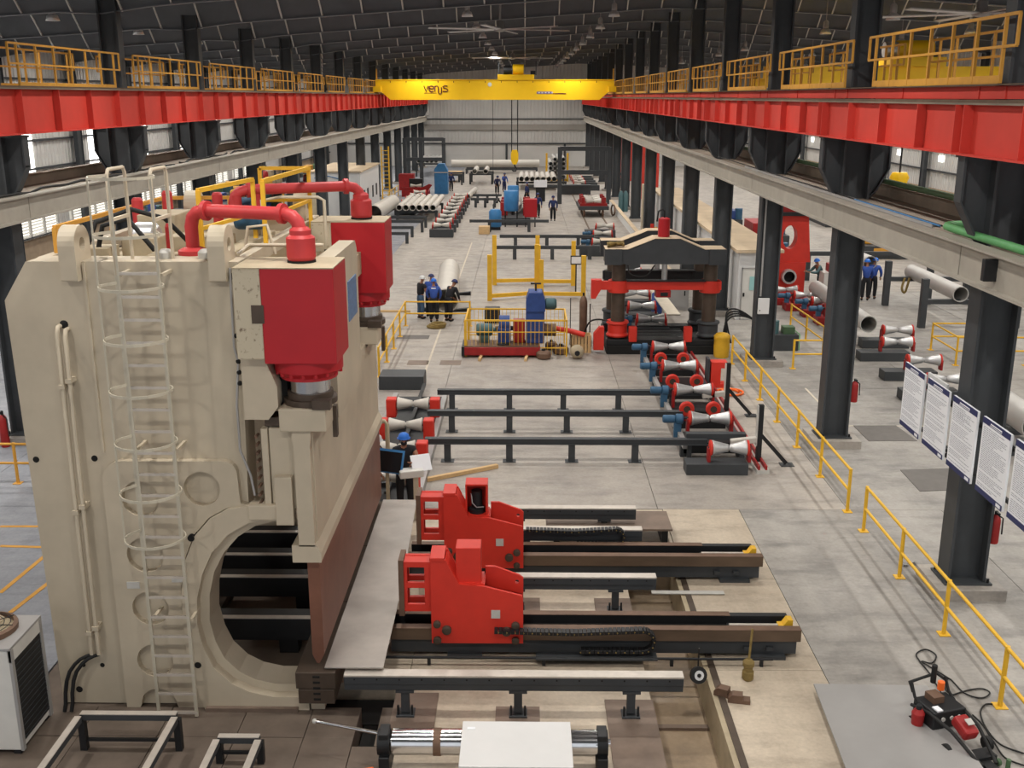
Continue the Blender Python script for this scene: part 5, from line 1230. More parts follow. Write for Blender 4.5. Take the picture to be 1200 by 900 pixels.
# yellow pipe cradles
def u_frame(xa, ya, xb, yb, ha, hb, label, beam=.35):
    t = T('pipe_cradle', label, 'cradle', (xa, ya, 0), 0, 'yellow pipe cradles'); d = Vector((xb-xa, yb-ya, 0))
    for q, hh in ((Vector(), ha), (d, hb)): G().box(q.x-.1, q.y-.1, 0, q.x+.1, q.y+.1, hh).o('post', 'yellow', t)
    G().bar(Vector((0, 0, .2)), d+Vector((0, 0, .2)), .16, .16).o('cross_beam', 'yellow', t); return t
u_frame(-1.4, 49.1, .62, 49.4, 2.35, 2.3, 'tall yellow U-shaped cradle, rear left')
u_frame(-1.5, 45.2, .55, 46.0, 2.0, 2.35, 'yellow U-shaped cradle, front left')
u_frame(.75, 45.8, 2.6, 45.7, 1.7, 1.9, 'yellow U-shaped cradle, front right')
u_frame(.66, 49.0, 2.3, 49.0, 1.9, 2.1, 'yellow U-shaped cradle, rear right')
t = T('sign_holder', 'small framed white sign on a yellow post', 'sign', (2.3, 46.35, 0)); G().box(-.03, -.02, 0, .03, .02, 1.4).o('post', 'black_steel', t); G().box(-.25, -.02, 1.4, .25, .02, 1.8).o('frame', 'black_steel', t); G().box(-.21, -.03, 1.45, .21, -.02, 1.75).o('sheet', 'paper', t)
G().box(-.3, -.25, 0, .3, .25, .6).o('dark_box', 'black_steel', label='small black box behind the yellow cage', cat='box', loc=(-1.25, 40.6, 0), bev=.03)
for i, x in enumerate((-1.0, -.55, -.1)): pass
# pipe being inspected
def pipe(p, q, r, label, m='pipe_steel', group=None, wall=.03, n=20):
    p = Vector(p); q = Vector(q); return G().pipe(Vector(), q-p, r, r-wall, n).o('steel_pipe', m, loc=p, label=label, cat='pipe', group=group)
pipe((-3.2, 42.3, .53), (-3.62, 50.5, .53), .5, 'large white pipe on the floor beside the group of workers', 'pipe_white')
for i, (y, x) in enumerate(((42.8, -3.2), (46.5, -3.4))):
    G().prism([(-1.0, 0), (1.0, 0), (1.0, .16), (.5, .1), (.3, .05), (-.3, .05), (-.5, .1), (-1, .16)], -.12, .12, 'y').o('pipe_chock', 'black_steel', loc=(x, y, 0), label='black chock under the white pipe, %s one' % ('nearer' if i == 0 else 'farther'), cat='chock', group='pipe chocks')
G().bar((0, 0, 0), (1.3, 0, 0), .1, .08).o('timber', 'wood', loc=(-6.0, 42.6, .04), label='pale timber on the floor left of the group of workers', cat='timber')
p = fl(511, 384); 
g = G()
for k in range(3): g.tube([Vector((.32*math.cos(a)*(1-.1*k)+.05*k, .25*math.sin(a), .05+.05*k)) for a in [i*PI/8 for i in range(16)]], .055, 6, True)
g.o('rope_coil', 'brass_cloth', loc=(p.x, p.y, 0), label='coiled olive sling on the floor in front of the workers', cat='sling')
for i, (px, py, w_) in enumerate(((270/3+400-6, 395, 1.2), (490, 425, .7), (528, 425, .7))):
    p = fl(px, py); G().box(-w_/2, -.3, 0, w_/2, .3, .006).o('floor_hatch', 'cover_grey' if i == 0 else 'plate_brown', loc=(p.x, p.y, 0), label='flat %s hatch in the floor near the yellow barrier' % ['dark grey', 'brown left', 'brown right'][i], cat='hatch', group='floor hatches')

# ------------------------------------------------------------------ four-column press
t = T('column_press', 'charcoal column press with arched crossheads and red moving beam', 'press', (4.75, 36.2, 0))
def cross(y0, y1, dz):
    pr = [(2.75, 3.12), (6.8, 3.12), (6.8, 3.62), (6.1, 3.62), (5.95, 3.66), (5.25, 3.98), (4.4, 3.98), (3.7, 3.66), (3.5, 3.62), (2.75, 3.62)]
    G().prism(pr, y0, y1, 'y').o('crosshead', 'charcoal', t, world=True, bev=.01)
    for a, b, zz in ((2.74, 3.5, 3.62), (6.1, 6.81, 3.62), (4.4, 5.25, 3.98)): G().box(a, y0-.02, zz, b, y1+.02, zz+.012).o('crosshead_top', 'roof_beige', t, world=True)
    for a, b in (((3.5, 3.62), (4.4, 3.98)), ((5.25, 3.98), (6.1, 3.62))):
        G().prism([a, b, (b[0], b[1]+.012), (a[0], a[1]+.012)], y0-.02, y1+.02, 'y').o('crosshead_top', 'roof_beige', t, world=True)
    for a, b in ((2.72, 3.3), (6.25, 6.83)): G().box(a, y0-.06, 3.1, b, y0+.02, 3.63).o('end_plate', 'charcoal', t, world=True)
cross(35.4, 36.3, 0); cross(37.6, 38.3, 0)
for x, y in ((3.25, 35.85), (6.4, 35.85), (3.25, 37.95), (6.4, 37.95)):
    G().cyl((x, y, .3), (x, y, 3.15), .24, 18).o('column', 'dark_rust', t, world=True)
    G().steps([(.38, .55), (.4, .6), (.34, .68), (.34, .95), (.4, 1.02), (.38, 1.08)], (x, y, 0), (0, 0, 1), 18).o('column_collar', 'red_orange' if x < 4 and y < 36 else 'charcoal', t, world=True)
    G().steps([(.36, 2.1), (.36, 2.5)], (x, y, 0), (0, 0, 1), 18).o('slide_collar', 'red_orange' if y < 36 else 'black_steel', t, world=True)
for y in (35.6, 37.8):
    G().box(2.85 if y > 36 else 2.6, y, 2.2, 6.75, y+.16, 2.5).o('moving_beam', 'red_orange' if y < 36 else 'black_steel', t, world=True, bev=.01)
    G().box(3.5, y-.1, 2.5, 6.2, y+.3, 2.53).o('beam_top', 'black_steel', t, world=True)
G().prism([(2.3, 1.9), (2.45, 1.9), (2.65, 2.25), (2.65, 2.55), (2.3, 2.55)], 35.55, 35.85, 'y').o('beam_hook', 'red_orange', t, world=True)
for y in (35.85, 37.95): G().cyl((4.82, y, 2.5), (4.82, y, 3.15), .1, 12).o('ram_rod', 'silver', t, world=True)
G().box(4.5, 35.4, 1.98, 5.0, 35.9, 2.2).o('die_head', 'red_dark', t, world=True); G().box(4.65, 35.38, 2.03, 4.9, 35.4, 2.15).o('die_face', 'black_steel', t, world=True)
G().steps([(.19, 3.98), (.2, 4.0), (.2, 4.6), (.12, 4.64)], (4.75, 35.9, 0), (0, 0, 1), 18).o('top_cylinder', 'red_press', t, world=True)
G().tube([(4.75, 35.9, 4.6), (4.75, 35.9, 4.85), (4.68, 35.9, 4.92), (4.55, 35.9, 4.85), (4.5, 35.9, 4.5)], .03, 6).o('top_hose', 'rubber', t, world=True)
G().box(2.85, 35.3, 0, 6.75, 38.4, .3).o('bed', 'dark_inside', t, world=True, bev=.02)
for yy in (35.4, 37.7): G().box(2.85, yy, .3, 6.75, yy+.5, .5).o('bed_beam', 'black_steel', t, world=True, bev=.02)
for k in range(7): G().box(3.7, 36.0+k*.24, .3, 5.7, 36.12+k*.24, .42).o('bed_slat', 'black_steel', t, world=True)
for x in (3.75, 5.65): G().box(x-.14, 35.35, .42, x+.14, 35.6, .95).o('guide_block', 'red_orange', t, world=True, bev=.03)
G().prism([(2.4, .15), (2.75, .15), (2.75, .95), (2.6, .95), (2.4, .7)], 35.3, 35.6, 'y').o('side_bracket', 'red_orange', t, world=True)
g = G()
for k in range(5): g.tube([Vector((3.12+.28*math.cos(a+k), 35.9+.2*math.sin(a*1.7+k), 3.68+.03*k)) for a in [i*.6 for i in range(9)]], .035, 5)
g.o('chain_pile', 'brass_cloth', label='heap of brass coloured chain on top of the column press', cat='chain', kind=None)
tubeobj('hose', smooth([Vector(p) for p in ((2.1, 36.2, .5), (2.3, 36.0, 1.0), (2.7, 35.9, 1.1), (3.2, 35.6, 1.0))]), .03, 'rubber', 'black hose arching from the gas bottle to the column press', 'hose')
tubeobj('hose', smooth([Vector(p) for p in ((3.5, 35.3, 3.1), (3.6, 35.2, 2.8), (4.1, 35.2, 2.75), (4.4, 35.3, 3.1))]), .025, 'rubber', 'thin black hose hanging under the front crosshead', 'hose')
# rollers inside and beyond it
for i, (px, py) in enumerate(((763, 373), (752, 358), (746, 343), (738, 318), (735, 300))):
    p = fl(px, py, .75); roller_stand((p.x, p.y, 0), 'waisted roller on a dark block beyond the column press, %s in line' % ordn[i], 'rollers beyond the column press', motor=True, zc=.75, w=.95, block=(1.3, .6, .45))
G().bar((0, 0, 0), (-.1, 9, 0), .5, .05).o('slide_plate', 'paint_pale', loc=(5.6, 38.6, .72), label='pale sloping slide plate beyond the column press', cat='plate')
for i in range(3): pass
t = T('yellow_barrel', 'yellow barrel with lid beside the third column', 'barrel', (6.75, 35.0, 0)); G().lathe([(.24, 0), (.26, .04), (.27, .35), (.27, .37), (.26, .6), (.27, .62), (.27, .7)], (0, 0, 0), (0, 0, 1), 18).o('drum', 'yellow', t); G().lathe([(.28, .7), (.28, .74), (.2, .82), (.05, .86)], (0, 0, 0), (0, 0, 1), 18).o('lid', 'yellow', t)
for i in range(4): tubeobj('hose', smooth([Vector((7.0+.1*i, 36.2, .2)), Vector((7.1, 36.3, .9+.1*i)), Vector((7.5, 36.6, 1.1+.08*i)), Vector((8.2, 36.8, .9)), Vector((8.5, 36.9, .3))]), .03, 'rubber', 'black hydraulic hose beside the third column, %s of the bunch' % ordn[i], 'hose', 'hose bunch')
t = T('power_pack', 'grey hydraulic power pack beside the third column', 'power pack', (9.0, 36.3, 0)); G().box(-.6, -.4, 0, .6, .4, .55).o('tank', 'charcoal', t); G().cyl((-.2, 0, .55), (-.2, 0, 1.0), .18, 12).o('motor', 'teal', t); G().box(.1, -.2, .55, .5, .2, .8).o('valves', 'green_dark', t); G().tube([(.6, -.5, .05), (.6, -.5, .6), (.6, .4, .6)], .02, 6).o('frame', 'green', t)
t = T('grey_cabinet', 'light grey cabinet seen through the column press', 'cabinet', (6.4, 43.5, 0)); G().box(-.45, -.3, 0, .45, .3, 1.4).o('body', 'grey_panel', t, bev=.01); G().box(-.4, -.32, .1, .4, -.3, 1.3).o('door', 'grey_panel', t); G().box(.25, -.34, .6, .3, -.32, .8).o('handle', 'black_steel', t)
t = T('blue_drum', 'blue drum seen through the column press', 'drum', (5.45, 42.5, 0)); G().lathe([(.2, 0), (.22, .03), (.22, .4), (.23, .42), (.22, .44), (.22, .8), (.2, .82)], (0, 0, 0), (0, 0, 1), 16).o('shell', 'blue', t); G().cyl((0, 0, .82), (0, 0, .84), .19, 16).o('lid', 'blue', t)

# ------------------------------------------------------------------ white building on the right
t = T('control_room', 'white flat-roofed control room behind the right columns', 'building', (9.5, 50, 0))
bl(t, 8.45, 41.2, 0, 10.0, 70, 2.7, 'walls', 'white'); bl(t, 8.3, 41.0, 2.7, 10.15, 70.2, 2.82, 'roof', 'roof_beige')
d = bl(t, 8.62, 41.16, .05, 9.5, 41.2, 2.05, 'door', 'white_worn'); G().box(8.9, 41.14, 1.2, 9.25, 41.16, 1.75).o('door_window', 'glass_teal', d, world=True); bl(d, 8.66, 41.12, .95, 8.72, 41.16, 1.1, 'door_handle', 'black_steel')
for x in (8.58, 9.5): bl(t, x, 41.14, 0, x+.04, 41.2, 2.1, 'door_frame', 'grey_panel')
bl(t, 8.58, 41.14, 2.05, 9.54, 41.2, 2.1, 'door_frame', 'grey_panel')
t = T('low_wall', 'long low white wall along the rail track in front of the control room', 'wall', (7.0, 62, 0)); G().box(-.12, -14, 0, .12, 24, .5).o('wall', 'white', t); G().box(-.14, -14, .5, .14, 24, .53).o('coping', 'roof_beige', t)
p = fl(716, 247); t = T('gas_bottle', 'teal gas bottle pair near the far right columns', 'gas bottle', (7.45, 82, 0))
for i, x in enumerate((0, .35)): G().lathe([(.2, 0), (.2, 1.3), (.12, 1.5), (.05, 1.6)], (x, 0, 0), (0, 0, 1), 12).o('bottle', 'teal', t); G().cyl((x, 0, 1.6), (x, 0, 1.7), .05, 8).o('valve', 'black_steel', t)
t = T('sign_stand', 'small red and yellow sign stand beside the low white wall', 'sign', (7.9, 64.5, 0)); G().box(-.2, -.05, 0, 0, .05, 1.1).o('red_panel', 'red_orange', t); G().box(.05, -.05, 0, .2, .05, .9).o('yellow_panel', 'yellow', t)
t = T('beige_cabinet', 'tall beige cabinet against the right columns near the control room', 'cabinet', (8.2, 70.5, 0)); G().box(-.4, -.4, 0, .4, .4, 3.0).o('body', 'cream', t); G().box(-.36, -.43, .1, .36, -.4, 2.9).o('door', 'cream', t)
# right gate, red doors beyond the far right columns
for i, (y, x) in enumerate(((93, 10.8), (113, 11))):
    t = T('red_machine', 'tall red cabinet beyond the far right columns, %s one' % ('nearer' if i == 0 else 'farther'), 'cabinet', (x, y, 0)); G().box(-.8, -.6, 0, .8, .6, 4.6).o('body', 'red_girder', t); G().box(-.7, -.65, .2, .7, -.6, 4.4).o('door', 'red_girder', t); G().box(-.3, -.68, 3.2, .0, -.65, 3.7).o('label_plate', 'yellow', t)

# ------------------------------------------------------------------ far part of the hall
def skid(x0, x1, y, label, h=.75, legs=3):
    t = T('skid_beam', label, 'beam', (x0, y, 0), 0, 'dark skid beams in the far hall'); L = x1-x0
    G().box(0, -.08, h-.18, L, .08, h).o('beam', 'charcoal', t)
    for i in range(legs): a = L*(i+.5)/legs; G().box(a-.1, -.08, 0, a+.1, .08, h-.18).o('post', 'charcoal', t)
    return t
skid(-1.55, 4.6, 57.2, 'dark skid beam on posts behind the yellow cradles, nearer one'); skid(-1.45, 4.1, 61.9, 'dark skid beam on posts behind the yellow cradles, farther one')
for i in range(9):
    y = 66.7+i*2.6
    roller_stand((-5.25, y, 0), 'white waisted roller on a grey block in the far left row, %s from the front' % ordn[i], 'rollers of the far left row', w=1.0, zc=.75, block=(1.5, .7, .5), rm='pipe_white', off=.0)
for i in range(5):
    y = 82+i*3
    roller_stand((-9.0, y*.97, 0), 'white waisted roller beside the left pipe rack, %s from the front' % ordn[i], 'rollers beside the left rack', w=1.0, zc=.7, block=(1.5, .7, .4), rm='pipe_white')
pipe((-10.2, 71.5, .95), (-9.9, 79.5, .95), .55, 'large pale pipe lying beside the white cabinet on the left', 'pipe_white')
def rack(x0, x1, y0, y1, h, label):
    t = T('pipe_rack', label, 'rack', (x0, y0, 0), 0, 'dark pipe racks'); L = x1-x0; D = y1-y0
    for y in (0, D): G().box(0, y-.08, h-.18, L, y+.08, h).o('beam', 'charcoal', t)
    for x in (.1, L-.1):
        for y in (0, D): G().box(x-.09, y-.08, 0, x+.09, y+.08, h-.18).o('leg', 'charcoal', t)
    return t
rack(-10.6, -6.6, 69.0, 71.5, .8, 'dark pipe rack in front of the large pale pipe on the left'); rack(-9.2, -6.2, 75.5, 81, .75, 'dark rack under the six white pipes'); rack(-9.5, -7.0, 63.5, 66.5, .7, 'low dark rack behind the rear red housing')
for i in range(6): pipe((-8.9+i*.48, 75, .98), (-8.9+i*.48, 83.5, .98), .22, 'white pipe in the row of six on the left rack, %s from the left' % ordn[i], 'pipe_white', 'six white pipes', .03, 14)
pipe((-4.9, 91.5, .25), (-4.6, 99, .25), .24, 'single white pipe at the far end of the left roller row', 'pipe_white', None, .03, 14)
t = T('blue_machine', 'tall blue machine housing left of the far roller row', 'machine', (-7.6, 97.5, 0))
G().prism([(-.6, 0), (.6, 0), (.6, 2.1), (.3, 2.7), (-.25, 2.7), (-.6, 2.2)], -.6, .6, 'y').o('housing', 'blue_light', t); G().box(-.64, -.63, 1.9, .64, -.6, 1.98).o('band', 'brace', t); G().box(-.5, -.64, .2, .5, -.6, 1.7).o('door', 'blue_light', t)
t = T('red_feeder', 'red machine frame left of the blue housing', 'machine', (-9.7, 95, 0))
G().box(-1.2, -.8, 0, 1.2, .8, .5).o('base', 'red_dark', t); G().prism([(-1.2, .5), (1.1, .5), (1.5, 1.0), (1.2, 1.1), (.6, .8), (-1.2, .8)], -.5, -.3, 'y').o('arm', 'red_dark', t); diabolo(G(), (0, 0, .9), (1, 0, 0), 1.0, .2, .1).o('roll', 'pipe_white', t); G().box(-.6, 0, .5, .6, .6, 1.5).o('drive', 'black_steel', t)
t = T('red_cabinet', 'red box cabinet beside the far left columns', 'cabinet', (-11.2, 101.5, 0)); G().box(-.7, -.7, 0, .7, .7, 1.5).o('body', 'red_dark', t); G().box(-.6, -.73, .2, .6, -.7, 1.3).o('door', 'red_dark', t)
# white cabinet on the left
t = T('white_cabin', 'white machine cabin beside the left columns', 'cabin', (-13.3, 82, 0))
a = fl(405, 255); bl(t, -15.5, 77.0, 0, -11.9, 87, 3.3, 'walls', 'white'); bl(t, -15.6, 76.9, 3.3, -11.8, 87.1, 3.4, 'roof', 'roof_beige')
for y in (78.5, 80.3, 83, 85): bl(t, -11.92, y, 1.0, -11.87, y+.6, 1.9, 'vent', 'black_steel')
G().tube([(-15.2, 76.95, 2.9), (-14.2, 76.95, 3.05), (-13.2, 76.95, 2.8), (-12.8, 76.95, 2.6)], .03, 5).o('emblem_line', 'blue_light', t, world=True)
t = T('grey_silo', 'grey green round tank in front of the white cabin', 'tank', (-14.8, 73.5, 0)); G().lathe([(1.0, 0), (1.05, .1), (1.05, 2.1), (.6, 2.4), (.1, 2.5)], (0, 0, 0), (0, 0, 1), 22).o('shell', 'cream_dirty', t); G().box(-.2, -1.08, .6, .2, -1.0, 1.0).o('hatch', 'charcoal', t)
t = T('yellow_ladder', 'yellow ladder frame beside the white cabin', 'ladder', (-11.6, 89, 0))
for x in (-.3, .3): G().bar((x, 0, 0), (x, 0, 4.6), .1).o('rail', 'yellow', t)
for i in range(13): G().bar((-.3, 0, .3+i*.33), (.3, 0, .3+i*.33), .05).o('rung', 'yellow', t)
barrier([(-11.3, 88), (-11.3, 95)], 'yellow barrier beside the far white cabin')
# gate frames
def gate(x0, x1, y, h, zb, label, mid=None):
    t = T('gate_frame', label, 'frame', (x0, y, 0), 0, 'dark gate frames'); L = x1-x0
    for x in [0, L]+([mid-x0] if mid else []): G().box(x-.18, -.18, 0, x+.18, .18, h).o('post', 'charcoal', t)
    for z in (h-.3, zb): G().box(0, -.15, z, L, .15, z+.35).o('cross_beam', 'charcoal', t)
    return t
gate(-12.3, -8.3, 110, 4.5, 2.2, 'dark gate frame at the far left beside the end wall', -10.6)
a = fl(655, 250); gate(2.9, 6.95, 88, 4.6, 2.4, 'dark gate frame over the far rail track on the right')
# central testing machine
y = 71.5
t = T('test_rig', 'blue tank and red box of the pipe test rig in the middle aisle', 'machine', (0, 72, 0))
G().lathe([(.45, 1.1), (.5, 1.15), (.5, 2.4), (.45, 2.45)], (-.9, 72, 0), (0, 0, 1), 18).o('tank', 'blue_light', t, world=True)
G().lathe([(.38, .2), (.42, .25), (.42, 1.2), (.3, 1.35)], (-1.95, 70.5, 0), (0, 0, 1), 16).o('small_tank', 'blue_light', t, world=True); G().box(-2.3, 70.2, 0, -1.6, 70.8, .2).o('tank_base', 'black_steel', t, world=True)
G().lathe([(.38, 1.4), (.4, 1.45), (.4, 2.5), (.36, 2.55)], (-.8, 75, 0), (0, 0, 1), 16).o('rear_tank', 'blue_light', t, world=True)
for x in (-1.3, -.5): G().bar((x, 72, 0), (x, 72, 1.15), .1).o('tank_leg', 'black_steel', t, world=True)
G().cyl((-.8, 75, 0), (-.8, 75, 1.4), .12, 8).o('rear_tank_leg', 'black_steel', t, world=True)
G().box(0, 71.6, .7, .85, 72.4, 1.9).o('red_box', 'red_press', t, world=True, bev=.03)
for x in (.08, .72): G().bar((x, 72, 0), (x, 72, .7), .08).o('box_leg', 'black_steel', t, world=True)
G().box(-1.6, 73, 0, .4, 80, .5).o('bed', 'charcoal', t, world=True)
for i, yy in enumerate((74.5, 76.5, 78.5)): G().box(-1.7, yy, .5, -1.2, yy+.5, 1.4).o('clamp_head', 'red_dark', t, world=True); G().box(-.1, yy, .5, .4, yy+.5, 1.4).o('clamp_head', 'red_dark', t, world=True)
G().tube([(-2.1, 74, .3), (-2.2, 75, 1.2), (-1.9, 76, 1.5), (-1.6, 77, 1.0)], .06, 6).o('hose', 'rubber', t, world=True)
skid(-3.6, 1.6, 69.3, 'dark bar crossing under the blue test tank', .8, 2)
pipe((-.65, 76, 1.02), (-.7, 79.9, 1.02), .5, 'large grey pipe clamped in the test rig', 'pipe_steel', None, .05)
G().box(-.35, -.35, 0, .35, .35, .5).o('wooden_block', 'wood', loc=(-2.6, 68.3, 0), label='small wooden block in front of the blue test tank', cat='block', bev=.02)
skid(-4.3, -2.0, 85, 'dark skid beam right of the far roller row, nearer one'); skid(-4.3, -1.9, 88.5, 'dark skid beam right of the far roller row, farther one')
# rail track with red cart
for i, x in enumerate((4.35, 5.75)): G().box(-.04, 0, 0, .04, 40, .06).o('track_rail', 'rust_rail', loc=(x, 64, 0), label='rusty floor rail of the cart track, %s one' % ('left' if i == 0 else 'right'), cat='rail', group='cart track')
t = T('rail_cart', 'red pipe cart on wheels on the rail track', 'cart', (5.1, 80, 0))
G().box(-1.1, -2.2, .55, 1.1, 2.2, .8).o('deck', 'charcoal', t); 
for y in (-1.6, -.2, 1.2): diabolo(G(), (0, y, 1.15), (1, 0, 0), 1.1, .22, .12).o('roll', 'pipe_white', t); G().box(-1.0, y-.25, .8, 1.0, y+.25, 1.0).o('cradle', 'red_dark', t); [G().box(s*.65, y-.2, .95, s*.9, y+.2, 1.4).o('bearing', 'red_dark', t) for s in (-1, 1)]
for s in (-1, 1):
    for y in (-1.7, 1.7): G().cyl((s*.62, y, .32), (s*.76, y, .32), .32, 14).o('wheel', 'rust_die', t)
G().steps0([(.36, -.05), (.42, -.05), (.42, .05), (.36, .05)], (1.5, -1.2, .45), (1, .3, 0), 16).o('hand_wheel', 'rust_die', t)
for i, (px, py) in enumerate(((703, 272), (700, 281), (699, 291))):
    p = fl(px, py, .4); roller_stand((p.x, p.y, 0), 'pale waisted roller on a dark block beside the low white wall, %s' % ordn[i], 'rollers beside the low wall', w=1.0, zc=.8, block=(1.9, .8, .55), rm='pipe_white', motor=(i > 0), off=.3)
# white pipes and stacks at the end of the hall
pipe((-8.5, 124, 1.1), (1.7, 124.6, 1.1), .42, 'long white pipe lying crosswise near the end wall', 'pipe_white', None, .04); rack(-6.8, 1.5, 123, 125, .6, 'dark low rack under the long crosswise pipe')
for i in range(7): pipe((-.3+i*.52, 101, 1.05), (-.3+i*.52, 108, 1.05), .25, 'white pipe in the row of seven under the crane hook, %s from the left' % ordn[i], 'pipe_white', 'seven white pipes', .03, 12)
rack(-.8, 4.0, 101.5, 107, .78, 'dark rack under the seven white pipes'); rack(.2, 3.4, 97.5, 99, .7, 'dark low rack in front of the seven white pipes')
n = 0
t = T('yellow_rack', 'yellow upright rack holding a stack of dark ended pipes', 'rack', (3.4, 112, 0))
for x in (-1.1, 1.1): G().box(x-.1, -.12, 0, x+.1, .12, 2.9).o('upright', 'yellow', t)
G().box(-1.1, -.12, .05, 1.1, .12, .25).o('sill', 'yellow', t)
for r in range(5):
    for c_ in range(4):
        if r == 4 and c_ == 0: continue
        n += 1; pipe((2.72+c_*.45, 111.6, .47+r*.45), (2.72+c_*.45, 119, .47+r*.45), .22, 'dark ended pipe in the yellow rack, %s row from below, %s from left' % (ordn[r], ordn[c_]), 'pipe_steel', 'pipes stacked in the yellow rack', .03, 12)
for i in range(5): pipe((-11.7+i*.48, 118, 1.72), (-11.7+i*.48, 126, 1.72), .23, 'dark ended pipe on the high rack by the end wall, %s from the left' % ordn[i], 'pipe_steel', 'pipes on the high rack', .04, 12)
rack(-12.1, -9.4, 118.5, 125, 1.48, 'dark high rack by the end wall on the left')
rack(-9.0, -6.2, 107, 110, 1.1, 'dark rack in the far left middle'); rack(-5.6, -3.2, 108, 111, 1.1, 'dark rack in the far middle left of the hook')
for i, x in enumerate((-5.0, -3.9)): pipe((x, 107, 1.35), (x, 112, 1.35), .25, 'short white pipe on the far middle rack, %s one' % ('left' if i == 0 else 'right'), 'pipe_white', 'short white pipes', .03, 12)
t = T('yellow_trolley', 'pale yellow low trolley by the far left rack', 'trolley', (-7.6, 112, 0)); G().box(-1, -1.4, .7, 1, 1.4, 1.0).o('deck', 'wood', t); [G().box(x-.1, y-.1, 0, x+.1, y+.1, .7).o('leg', 'charcoal', t) for x in (-.8, .8) for y in (-1.2, 1.2)]
for i in range(5):
    roller_stand((6.4, 101+i*3, 0), 'waisted roller on a block in the far right row, %s from the front' % ordn[i], 'rollers of the far right row', w=1.0, zc=.8, block=(1.4, .6, .5), rm='pipe_white', off=-1.2)
G().box(-1.4, -.5, 0, 1.4, .5, .85).o('test_bench', 'charcoal', loc=(4.6, 97, 0), label='dark bench beside the far gate frame', cat='bench', bev=.02)
t = T('easel_board', 'small white board on a dark stand in the far aisle', 'board', (1.35, 90, 0)); G().box(-.55, -.03, 1.2, .55, .03, 1.8).o('board', 'paper', t); G().box(-.4, 0, 0, .4, .1, 1.2).o('stand', 'black_steel', t)

# ------------------------------------------------------------------ right side aisle
def big_pipe_rack(): pass
for i, (px, py, px2, py2, z, r) in enumerate(((1018, 380, 956, 337, .85, .3), (1126, 345, 1068, 318, 1.35, .3), (1020, 308, 990, 296, 1.6, .3), (1215, 500, 1170, 468, .8, .36))):
    a = fl(px, py, z); b = fl(px2, py2, z); d = (b-a); L = d.length
    pipe(a, b if L < 14 else a+d.normalized()*12, r, 'grey steel pipe in the right aisle, ' + ['on the roller stands beyond the second column', 'resting on the dark rack above the yellow barrier', 'farthest back above the two workers', 'at the right edge behind the first column'][i], 'pipe_steel', 'pipes in the right aisle', .03)
for i, (px, py, w_) in enumerate(((1037, 408, 1.6), (1036, 423, 1.6), (1066, 446, 1.6), (1090, 470, 1.6))):
    p = fl(px, py); roller_stand((p.x, p.y+.2, 0), 'silver red-ended roller on a charcoal block in the right aisle, %s from the back' % ordn[i], 'rollers of the right aisle', w=.95, zc=.62, block=(1.65, .55, .3), off=.45)
t = T('post_rack', 'dark upright rack carrying a pipe in the right aisle', 'rack', (16, 41, 0))
for x, y, h in ((15.3, 39.8, 1.9), (15.4, 44.3, 1.9), (18.9, 39.8, .9), (17.3, 44.6, 1.6), (18.9, 44.6, 1.0)): bl(t, x-.12, y-.12, 0, x+.12, y+.12, h, 'post', 'charcoal')
for y, z in ((39.8, 1.05), (44.4, 1.15)): bl(t, 15.3, y-.1, z-.12, 22, y+.1, z+.06, 'beam', 'charcoal')
bl(t, 13.5, 50.5, 1.2, 20, 50.7, 1.4, 'beam', 'charcoal'); [bl(t, x, 50.5, 0, x+.2, 50.7, 1.2, 'post', 'charcoal') for x in (13.6, 16.5, 19.5)]
tubeobj('sling', smooth([Vector((16.1, 44.2, 1.2)), Vector((16.0, 44.15, .75)), Vector((16.15, 44.15, .6)), Vector((16.3, 44.2, 1.2))]), .05, 'brass_cloth', 'olive sling hanging from the dark rack in the right aisle', 'sling')
t = T('red_forming_head', 'tall red forming machine with oval opening beyond the third column', 'machine', (11.65, 46.5, 0))
G().prism([(-.95, 1.55), (.95, 1.55), (.75, 3.6), (-.75, 3.6)], -.3, .3, 'y', [[(.32*math.cos(2*PI*k/20), 2.65+.52*math.sin(2*PI*k/20)) for k in range(20)]]).o('head', 'red_orange', t); G().box(-.75, -.35, 0, .75, .35, 1.55).o('column', 'red_orange', t)
G().steps0([(.24, 0), (.32, 0), (.32, .3), (.24, .3)], (0, -.35, .95), (0, -1, 0), 18).o('bore', 'silver', t); G().cyl((0, -.36, .95), (0, -.4, .95), .24, 18).o('bore_inside', 'dark_inside', t)
G().box(-1.15, -.6, 3.6, 1.15, .6, 3.75).o('deck', 'black_steel', t); G().box(-.7, -.3, 3.75, .4, .3, 4.5).o('top_drive', 'red_dark', t); G().steps([(.2, 0), (.22, .04), (.22, .5), (.15, .55)], (.5, -.1, 4.0), (0, 0, 1), 12).o('top_motor', 'white_worn', t)
for i, (dx, y) in enumerate(((0, 44.6), (.7, 43.3), (1.2, 42.0), (1.4, 40.5))):
    roller_stand((11.2+dx*.8, y, 0), 'waisted roller with blue motor before the red forming machine, %s in line' % ordn[i], 'powered rollers of the right aisle', motor=True, zc=.62, w=.95, block=(1.8, .7, .3), bm='red_dark')
t = T('white_desk', 'white cabinet beside the worker at the red forming machine', 'cabinet', (13.4, 45.5, 0)); G().box(-.45, -.4, 0, .45, .4, 1.25).o('body', 'white_worn', t); G().box(-.2, -.35, 1.25, .4, .35, 1.6).o('tool_head', 'red_dark', t)
